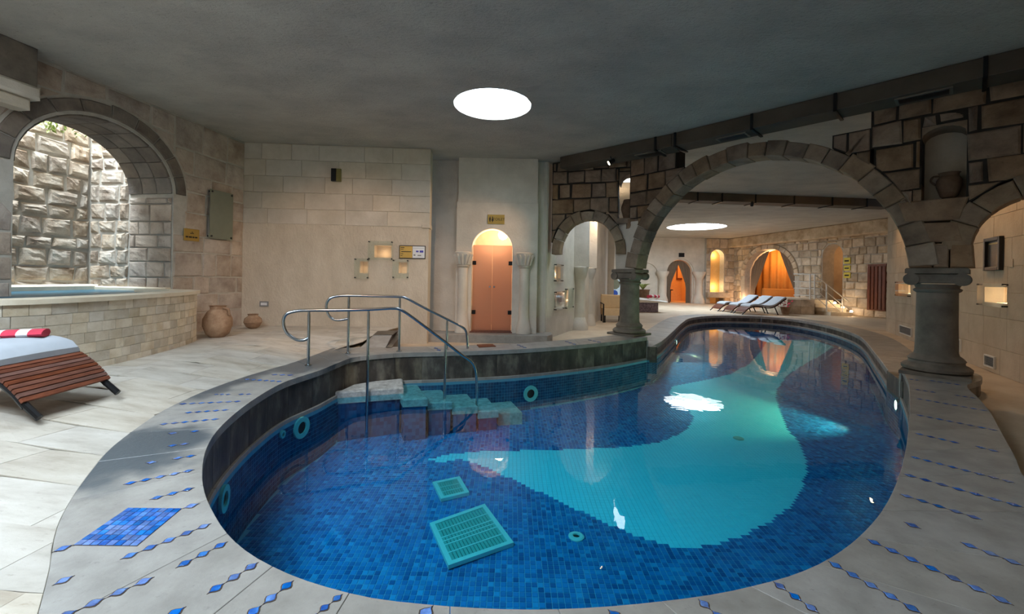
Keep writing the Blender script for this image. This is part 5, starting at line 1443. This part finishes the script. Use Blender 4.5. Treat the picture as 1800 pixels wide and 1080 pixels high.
# glass covered niches
def niche(fr, a0, a1, b0, b1, depth, wall_c, label, power, glass_box=None, lit=M['block'], col_=(1.0, .62, .36), group='glass covered wall niches', lamp_down=False):
    o = empty('wall_niche', fr.w((a0 + a1) / 2, b0, wall_c), label, 'niche', group)
    m = MB(); t = .02
    m.prism([(a0, b0), (a1, b0), (a1, b1), (a0, b1)], fr, wall_c - depth - t, wall_c - depth)
    for P in ([(a0, b0), (a0 + t, b0), (a0 + t, b1), (a0, b1)], [(a1 - t, b0), (a1, b0), (a1, b1), (a1 - t, b1)], [(a0, b0), (a1, b0), (a1, b0 + t), (a0, b0 + t)], [(a0, b1 - t), (a1, b1 - t), (a1, b1), (a0, b1)]):
        m.prism(P, fr, wall_c - depth - t, wall_c - .004)
    m.build('lining', lit, o)
    g0_, g1_, h0_, h1_ = glass_box or (a0 - .05, a1 + .03, b0 - .06, b1 + .04)
    MB().prism([(g0_, h0_), (g1_, h0_), (g1_, h1_), (g0_, h1_)], fr, wall_c + .05, wall_c + .058).build('glass_pane', M['gls'], o)
    for a_ in (g0_ + .02, g1_ - .02):
        for b_ in (h0_ + .02, h1_ - .02): MB().tube([fr.w(a_, b_, wall_c - .01), fr.w(a_, b_, wall_c + .07)], .014, 8).build('stand_off', M['dkmetal'], o)
    if power:
        p = fr.w((a0 + a1) / 2, b0 + (b1 - b0) * .35, wall_c - depth * .55)
        lamp('niche_light', p, power, col_, .02)
    return o
niche(FCW, *NICHES[0], .26, 0.0, 'widest warm lit niche behind glass on the plain wall', 0.9, (2.60, 3.12, 1.58, 1.98))
niche(FCW, *NICHES[1], .26, 0.0, 'narrow glass covered niche below and left of the widest one', .3, (2.32, 2.62, 1.17, 1.60))
niche(FCW, *NICHES[2], .26, 0.0, 'narrow glass covered niche below the notice board', .3, (3.12, 3.46, 1.19, 1.59))
niche(FN, *CN[0], .07, 0.0, 'brightly lit amber niche in the white passage wall', 1.2)
niche(FN, *CN[1], .07, 0.0, 'dark green glass niche low in the white passage wall', 0, lit=M['panel'])
niche(FN, *CN[2], .07, 0.0, 'dim glass niche in the passage wall next to the white column', .15)
niche(FR, *RN[0], .25, 0.0, 'lit niche behind glass under the framed picture', 9, (6.50, 7.44, 0.90, 1.29), col_=(1.0, .70, .42))
niche(FR, *RN[1], .25, 0.0, 'lit niche in the passage wall just left of the second column', 9, col_=(1.0, .70, .42))
# picture
pc = empty('framed_picture', FR.w(7.0, 1.51, .01), 'dark framed picture above the lit niche in the passage', 'picture')
m = MB(); a0, a1, b0, b1 = 6.71, 7.28, 1.51, 2.07
for P in ([(a0, b0), (a0 + .06, b0), (a0 + .06, b1), (a0, b1)], [(a1 - .06, b0), (a1, b0), (a1, b1), (a1 - .06, b1)], [(a0 + .06, b0), (a1 - .06, b0), (a1 - .06, b0 + .06), (a0 + .06, b0 + .06)], [(a0 + .06, b1 - .06), (a1 - .06, b1 - .06), (a1 - .06, b1), (a0 + .06, b1)]): m.prism(P, FR, .004, .06, .006)
m.build('frame', M['black'], pc)
MB().prism([(a0 + .06, b0 + .06), (a1 - .06, b0 + .06), (a1 - .06, b1 - .06), (a0 + .06, b1 - .06)], FR, .004, .02).build('print', M['photo'], pc)
MB().prism([(a0 + .09, b1 - .115), (a1 - .09, b1 - .115), (a1 - .09, b1 - .09), (a0 + .09, b1 - .09)], FR, .02, .022).build('print_band', M['gold'], pc)
plate('small_tag', FR, 7.46, 7.58, 1.55, 1.68, .002, .008, M['rwall'], 'small blank tag on the wall right of the framed picture', 'tag')
# floor level vents
def vent(fr, a0, a1, b0, b1, label):
    o = empty('wall_vent', fr.w((a0 + a1) / 2, b0, .002), label, 'vent', 'low wall vents in the passage')
    m = MB(); t = .022
    for P in ([(a0, b0), (a0 + t, b0), (a0 + t, b1), (a0, b1)], [(a1 - t, b0), (a1, b0), (a1, b1), (a1 - t, b1)], [(a0 + t, b0), (a1 - t, b0), (a1 - t, b0 + t), (a0 + t, b0 + t)], [(a0 + t, b1 - t), (a1 - t, b1 - t), (a1 - t, b1), (a0 + t, b1)]): m.prism(P, fr, .002, .03, .003)
    m.build('frame', M['whitepaint'], o)
    MB().prism([(a0 + t, b0 + t), (a1 - t, b0 + t), (a1 - t, b1 - t), (a0 + t, b1 - t)], fr, .002, .006).build('backing', M['dkmetal'], o)
    k = 6
    for i in range(k):
        z = b0 + t + (b1 - b0 - 2 * t) * (i + .5) / k
        MB().prism([(a0 + t, z - .006), (a1 - t, z - .006), (a1 - t, z + .006), (a0 + t, z + .006)], fr, .006, .02).build('slat', M['plug'], o)
vent(FR, 6.71, 7.08, -.145, .06, 'low wall vent under the lit niche and picture')
vent(FR, 5.30, 5.69, -.06, .19, 'low wall vent just right of the second column')
vent(FR, 1.56, 2.62, -.11, .12, 'wide low wall vent left of the second column')

# ------------------------------------------------------------------ ducts
def duct(name, pts, w, h, label, sections, grilles, straps, zt_=ZC - 0.005):
    o = empty(name, (pts[0][0], pts[0][1], zt_ - h), label, 'duct', 'painted air ducts under the ceiling')
    for (p, q), nm in zip(zip(pts, pts[1:]), sections):
        f_ = Frame(p, q)
        MB().prism([(0, zt_ - h), (f_.L, zt_ - h), (f_.L, zt_), (0, zt_)], f_, -w, 0, .008, True).build('duct_section', M['duct'], o)
        for (s, L_) in grilles.get(nm, ()):
            gr_ = MB(); fl = Flat(zt_ - h)
            P = [f_.w(s, 0, -.08)[:2], f_.w(s + L_, 0, -.08)[:2], f_.w(s + L_, 0, -w + .10)[:2], f_.w(s, 0, -w + .10)[:2]]
            gr_.prism(P, fl, -0.018, -0.001); go = gr_.build('grille_frame', M['column'], o)
            MB().prism(inset(ccw(P), .035), fl, -0.022, -0.015).build('grille_mesh', M['dkmetal'], go)
        for s in straps.get(nm, ()):
            sb = MB(); sb.prism([(s, zt_ - h - .02), (s + .04, zt_ - h - .02), (s + .04, zt_), (s, zt_)], f_, 0, .02); sb.prism([(s, zt_ - h - .025), (s + .04, zt_ - h - .025), (s + .04, zt_ - h - .003), (s, zt_ - h - .003)], f_, -w - .05, .02)
            sb.build('strap', M['dkmetal'], o)
    return o
duct('air_duct', [(1.04, 9.6), (2.94, 7.93), (6.05, 4.62), (8.6, 1.9)], .45, .24, 'brown painted air duct running along the ceiling above the arcade', 'abc', {'a': [(1.75, .55)], 'b': [(.75, .5), (3.1, .55)]}, {'a': [2.2], 'b': [.05, 1.35, 2.45, 3.9], 'c': [.4]})
duct('air_duct', [(4.6, 13.05), (12.4, 13.75)], .5, .25, 'second air duct crossing the ceiling of the far hall behind the wide arch', 'a', {}, {'a': [1.1, 1.9, 3.0, 4.3, 5.6, 6.8]})
# spotlights fixed to the ducts, and added unseen ones in the ceiling
def spotlight(loc, aim, label, power, ang=100, col_=WARM):
    o = empty('spotlight', loc, label, 'spotlight', 'small spotlights under the ceiling')
    L_ = Vector(loc); d_ = (Vector(aim) - L_).normalized()
    MB().tube([L_ - d_ * .10, L_ - d_ * .08, L_ + d_ * .03], [.03, .045, .05], 12).build('housing', M['dkmetal'], o, True)
    MB().tube([L_ + d_ * .025, L_ + d_ * .035], .042, 12).build('lens', M['lampw'], o)
    MB().tube([L_ - d_ * .05, (loc[0], loc[1], loc[2] + .12)], .012, 6).build('bracket', M['dkmetal'], o)
    q = d_.to_track_quat('-Z', 'Y').to_euler()
    lamp('spotlight_beam', tuple(L_ + d_ * .06), power, col_, 0.0, 'SPOT', q, ang)
spotlight((1.95, 8.6, 3.62), (-3.3, 8.9, 0.5), 'small spotlight under the duct aimed at the plain wall', 300, 62, (1.0, .64, .40))
spotlight((-1.6, 3.3, 3.86), (-3.5, 8.9, 0.7), 'small spotlight in the ceiling over the near pool coping', 420, 52, (1.0, .66, .44))  # no known fixture here, added out of view to warm the wall
spotlight((7.35, 13.05, 3.62), (9.5, 17.5, 0.0), 'small spotlight glowing under the far duct', 160, 110)
spotlight((7.15, 7.6, 3.85), (7.6, 6.2, 0.0), 'small spotlight in the passage ceiling behind the second column', 90, 130)  # added fill lamp, hidden by the arcade stones, warms the passage
spotlight((10.2, 11.9, 3.85), (10.4, 10.4, 0.0), 'small spotlight in the ceiling of the far passage', 90, 130)  # extra warm fill for the passage, added behind the arcade


# ------------------------------------------------------------------ far hall furnishing
# curtains
def drape(name, fr, a0, a1, z0, z1, c, mat, label, waves=9, amp=.06, cut=None, group=None):
    o = empty(name, fr.w((a0 + a1) / 2, z0, c), label, 'curtain', group); rows = []
    n = waves * 6
    for k in range(9):
        r = []
        for i in range(n + 1):
            a = a0 + (a1 - a0) * i / n; z = z0 + (z1 - z0) * k / 8
            if cut: a, z = cut(a, z, i / n, k / 8)
            r.append(fr.w(a, z, c + amp * math.sin(2 * math.pi * waves * i / n) * (1 - .4 * k / 8)))
        rows.append(r)
    MB().grid(rows).build('drape', mat, o, 'all')
    MB().tube([fr.w(a0, z1 + .03, c), fr.w(a1, z1 + .03, c)], .02, 6).build('rail', M['dkmetal'], o)
    return o
FD = Frame(FS.w(g0 - .5, 0, -0.74)[:2], FS.w(g1 - .2, 0, -3.1)[:2])
drape('amber_curtain', FD, 0.02, FD.L - .05, ZF + .02, 3.3, 0.0, M['curt'], 'pleated amber curtain inside the wide far arch', 12, .09)
for s in (-1, 1):
    e = g0 if s > 0 else g1
    def cutf(a, z, u, v, e=e, s=s):
        wdt = .35 + 1.15 * max(0, v - .35) / .65
        top = ht_arch(gcx, gsp, gr, 1.55, e + s * u * wdt)
        return e + s * (.05 + u * wdt), ZF + (min(gt, top) - .03 - ZF) * v
    def ht_arch(ca, sp, r, rz, a): 
        q = 1 - ((a - ca) / r) ** 2
        return sp + rz * math.sqrt(max(q, 0.0))
    drape('taupe_curtain', FS, g0 if s > 0 else g1 - 1, g0 + 1 if s > 0 else g1, ZF, gt, -.42, M['curtg'], 'taupe curtain tied back on the %s side of the wide far arch' % ('yellow niche' if s > 0 else 'stair'), 5, .03, cutf)
    ef = d0 if s > 0 else d1
    def cutd(a, z, u, v, e=ef, s=s):
        wdt = .30 + .62 * max(0, v - .45) / .55
        q = 1 - ((e + s * u * wdt - dcx) / drr) ** 2
        return e + s * (.01 + u * wdt), ZF + ((dt - drr + drr * math.sqrt(max(q, 0))) - .03 - ZF) * v
    drape('taupe_curtain', FF, d0 if s > 0 else d1 - .5, d0 + .5 if s > 0 else d1, ZF, dt, -.28, M['curtg'], 'dark curtain held open on the %s side of the far arched doorway' % ('left' if s > 0 else 'right'), 4, .03, cutd)
# seat and table inside the rooms
be = empty('cushioned_bench', FD.w(2.0, ZF, .6), 'amber cushioned bench in front of the curtain in the far arch', 'bench')
MB().prism([(.9, ZF + .05), (3.2, ZF + .05), (3.2, .30), (.9, .30)], FD, .40, 1.05, .03, True).build('seat', M['curt'], be)
MB().prism([(.9, .305), (3.2, .305), (3.2, .85), (.9, .85)], FD, .22, .40, .04, True).build('backrest', M['curt'], be)
tb_ = empty('side_table', (10.45, 29.0, -.2), 'dark draped table in the room behind the far doorway', 'table')
MB().lathe([(.42, 0), (.42, .75), (.55, .76), (.55, .82), (.1, .83)], (10.45, 29.0, -.2), 20).build('draped_body', M['black'], tb_)
MB().lathe([(.1, .83), (.25, .85), (.3, 1.05), (.1, 1.08)], (10.4, 29.0, -.2), 12).build('red_cloth', M['towel'], tb_, True)
FI = Frame((8.3, 30.18), (12.1, 30.18))
a_ = FI.px(1196, 483)[0]
plate('wall_picture', FI, a_ - .3, a_ + .3, 1.3, 2.5, .004, .05, M['wood2'], 'small picture in the amber room behind the far doorway', 'picture', [('print', .15, .85, .1, .9, M['amber'])])
q0, q1 = FF.px(1193, 452), FF.px(1203, 445)
plate('door_sign', FF, q0[0], q1[0], q0[1], q1[1], .002, .02, M['dkmetal'], 'small dark sign over the far arched doorway', 'sign')
# small plaques on side wall near the stairs
for k, (ya, yb_) in enumerate(((453, 464), (467, 476), (479, 489))):
    q0, q1 = FS.px(1483, yb_, .05), FS.px(1495, ya, .05)
    plate('yellow_sign', FS, q0[0], q1[0], q0[1], q1[1], .04, .02, M['yellow'], ['topmost', 'middle', 'lowest'][k] + ' of three yellow signs between the far doorway and wooden door', 'sign', [('text_line', .15, .8, .35, .6, M['ink'])], 'yellow signs by the far stairs')
# wooden door
q0, q1 = FS.px(1525, 545, .02), FS.px(1559, 464, .02)
wd = empty('door_2', FS.w((q0[0] + q1[0]) / 2, q0[1], .02), 'reddish wooden door above the steps at the end of the side wall', None, None, 'structure')
m = MB(); m.prism([(q0[0], q0[1]), (q1[0], q0[1]), (q1[0], q1[1]), (q0[0], q1[1])], FS, -.05, .06); m.build('door_frame', M['wood'], wd)
wdt = (q1[0] - q0[0]) / 5
for i in range(5):
    MB().prism([(q0[0] + wdt * i + .04, q0[1] + .05), (q0[0] + wdt * (i + 1) - .01, q0[1] + .05), (q0[0] + wdt * (i + 1) - .01, q1[1] - .1), (q0[0] + wdt * i + .04, q1[1] - .1)], FS, .05, .09, .01).build('door_plank', M['wood2'], wd)
# inner door in the arched doorway
MB().prism([(h0 - .2, hb), (hcx + .1, hb), (hcx + .1, 2.6), (h0 - .2, 2.6)], FS, -2.5, -2.4).build('inner_door', M['wood'], ws_)
# stair block, steps, railing
sb = empty('stair_block', (12.6, 18.6, ZF), 'white stone block with steps climbing to the far doorway', 'stairs')
YB = 19.6
bx0, bx1 = ray(1384, 530)[0] * YB, ray(1432, 530)[0] * YB
for i, (xa, xb) in enumerate(((bx0, (bx0 + bx1) / 2), ((bx0 + bx1) / 2, bx1))):
    for j, (za, zb) in enumerate(((ZF, .13), (.13, .47))):
        MB().box(xa + .005, xb - .005, YB, YB + 2.2, za + .004, zb - .004).build('block', M['farst'], sb)
MB().box(bx0 - .05, 15.1, YB - .04 + .7, YB + 2.2, .44, .50).build('landing', M['block'], sb)
for i in range(4):
    z1 = .44 - .165 * i; ya = YB + .45 - .34 * i
    x0, x1 = bx1 + .01 + i * .35 * .3, min(bx1 + 1.2 + .1 * i, 15.3)
    MB().box(x0, x1, ya, ya + 1.6, z1 - .165, z1).build('step', M['jrim'], sb)
for i in range(3):
    x, y, z = bx1 + 1.1 + .1 * i, YB + .32 - .36 * i, .40 - .17 * i
    lo = empty('step_light', (x, y, z), ['glowing step light on the top far step', 'glowing step light on the middle far step', 'glowing step light on the lowest far step'][i], 'lamp', 'step lights on the far stairs')
    MB().lathe([(.02, 0), (.05, .01), (.06, .05), (.03, .09), (.005, .095)], (x, y - .1, z - .12), 12).build('bulb', M['lampw'], lo, True)
    lamp('step_light_glow', (x - .35, y - .42, z + .03), 2.5, (1.0, .66, .36), .04)
rl = empty('stair_railing', (13.2, 18.2, ZF), 'white metal railing on the far stairs', 'railing')
def rp(x, y, Y): d = ray(x, y); return (d[0] * Y, Y, CAMZ + d[2] * Y)
YR = 19.3
for (p, q) in (((1424, 482), (1424, 527)), ((1432, 483), (1432, 526)), ((1453, 500), (1453, 548)), ((1481, 524), (1481, 572))):
    MB().tube([rp(*q, YR), rp(*p, YR)], .03, 8).build('post', M['whitepaint'], rl)
for dy in (0, 13, 25, 37):
    e = (1492 - dy * .2, 531 + dy * .92) if dy else (1492, 531)
    MB().tube([rp(1395, 482 + dy, YR + .6), rp(1432, 483 + dy, YR), rp(e[0], e[1] if dy == 0 else 531 + dy, YR)], .028 if dy == 0 else .018, 8).build('rail', M['whitepaint'], rl)
# potted pink plant by the block
pk = empty('potted_flower', (12.5, 19.35, ZF), 'pink flowering pot beside the white stair block', 'plant')
MB().lathe([(.14, 0), (.2, .3), (.22, .34), (.15, .34)], (12.5, 19.35, ZF), 14).build('pot', M['pot'], pk, True)
R_ = random.Random(8); m = MB()
for i in range(40):
    o_ = Vector((12.5 + R_.gauss(0, .13), 19.35 + R_.gauss(0, .1), ZF + .5 + R_.gauss(0, .12))); u = Vector((R_.uniform(-1, 1), R_.uniform(-1, 1), R_.uniform(-1, 1))).normalized() * .06; v = u.orthogonal().normalized() * .04
    m.add([o_ - u, o_ + v, o_ + u, o_ - v], [(0, 1, 2, 3)])
m.build('blossom', M['towel'], pk)
# armchair by the passage
ch = empty('armchair', (3.3, 14.6, ZF), 'cream upholstered armchair with dark legs seen through the small arch', 'chair')
cx, cy = ray(1076, 560)[0] * 14.6, 14.6
MB().box(cx - .34, cx + .34, cy - .3, cy + .32, ZF + .24, ZF + .46).build('seat', M['cream'], ch)
f_ = Frame((cx, cy + .26), (cx + 1, cy + .26)); MB().prism([(-.36, ZF + .44), (.34, ZF + .44), (.32, ZF + .92), (-.34, ZF + .94)], f_, -.07, .07, .03, True).build('backrest', M['cream'], ch)
for sx_ in (-1, 1):
    for sy_ in (-1, 1): MB().tube([(cx + sx_ * .31, cy + sy_ * .26, ZF), (cx + sx_ * .31, cy + sy_ * .26, ZF + .26)], .03, 8).build('leg', M['black'], ch)
    MB().tube([(cx + sx_ * .36, cy - .28, ZF), (cx + sx_ * .36, cy - .28, ZF + .62), (cx + sx_ * .36, cy + .2, ZF + .64)], .025, 8).build('armrest', M['black'], ch)
# plinth bed
bd_ = empty('plinth_bed', (5.9, 19.4, ZF), 'stone plinth bed with a white mattress behind the first column', 'bed')
x1 = ray(1157, 540)[0] * 19.2
MB().box(x1 - 1.9, x1, 19.2, 20.3, ZF, .22).build('plinth', M['plinth'], bd_)
m = MB(); rows = []
for i in range(9):
    t = i / 8; xx = x1 - 1.95 + 2.35 * t; hh = .18 - .16 * max(0, t - .45) ** 1.2 * 1.6
    rows.append([(xx, 19.1, .22), (xx, 19.08, .22 + hh * .7), (xx, 19.25, .24 + hh), (xx, 20.2, .24 + hh), (xx, 20.4, .22 + hh * .6), (xx, 20.4, .22)])
m.grid(rows); m.f.append(tuple(range(6))); m.f.append(tuple(8 * 6 + k for k in range(6))); m.build('mattress', M['whitepaint'], bd_, True)
towel('folded_towel', (x1 - .15, 19.45, .42), .2, 'red and white towel on the white plinth bed', .5, .3, .14)
# pot plant behind the bed
pp = empty('potted_plant', (6.3, 21.5, ZF), 'small potted plant behind the plinth bed', 'plant')
xp = ray(1130, 520)[0] * 21.5
MB().lathe([(.25, 0), (.32, .9), (.36, .98), (.2, .98)], (xp, 21.5, ZF), 16).build('pot', M['pot2'], pp, True)
for i in range(14):
    t = i * 2.4; MB().tube([(xp, 21.5, .75), (xp + .18 * math.cos(t), 21.5 + .18 * math.sin(t), 1.0), (xp + .36 * math.cos(t), 21.5 + .36 * math.sin(t), 1.05)], [.02, .03, .004], 5).build('leaf', M['leaf'], pp)
# white columns of the passage
for (px, py, lab) in ((1017, 581, 'white passage column with carved capital beside the little niches'), (1032, 573, 'second white passage column, half hidden behind the first')):
    x, y = G(px, py, ZF)
    o = empty('passage_column', (x, y, ZF), lab, 'column', 'white passage columns')
    y += .2; x += .03
    MB().lathe([(.27, ZF), (.27, ZF + .12), (.22, ZF + .25), (.18, ZF + .36)], (x, y, 0), 20).build('base', M['white'], o, True)
    MB().lathe([(.18, ZF + .34), (.165, .5), (.16, 1.2), (.18, 1.25)], (x, y, 0), 20).build('shaft', M['white'], o, True)
    MB().lathe([(.165, 1.22), (.2, 1.3), (.27, 1.52), (.27, 1.58), (.2, 1.6)], (x, y, 0), 12).build('capital', M['white'], o, True)
    MB().box(x - .24, x + .24, y - .2, y + .2, 1.58, ZC).build('pier', M['white'], o)
lamp('passage_light', (2.9, 13.0, 3.2), 70, (1.0, .72, .45), .2)
# pale blue panels at the end of the passage
FQ = Frame((5.2, 25.0), (7.4, 25.0))
q0, q1 = FQ.px(1071, 545), FQ.px(1092, 492)
bp_ = empty('blue_panel', FQ.w(q0[0], q0[1], 0), 'white panel with blue rosettes glimpsed at the end of the passage', 'panel')
MB().prism([(q0[0], ZF), (q1[0] + .6, ZF), (q1[0] + .6, q1[1])] + [(q0[0] + .5, q1[1]), (q0[0], q1[1] - .4)], FQ, -.1, 0, .02).build('board', M['bluewhite'], bp_)
for (px, py, r, mt) in ((1075, 495, .1, 'bluepaint'), (1080, 516, .2, 'bluepaint'), (1081, 500, .3, 'panel')):
    a_, b_ = FQ.px(px, py); MB().ring(FQ, a_, b_, .001, r, .0, .02, 10).build('rosette', M[mt], bp_)
# brown mat on the back coping
P = pxpoly([(838, 607), (866, 606), (872, 610), (842, 611.5)], 0.0)
dm = empty('deck_mat', (P[0][0], P[0][1], 0), 'small brown mat on the back coping near the handrail end', 'mat')
MB().prism(P, FL0, 0.0, 0.012, .002).build('mat', M['wood'], dm)
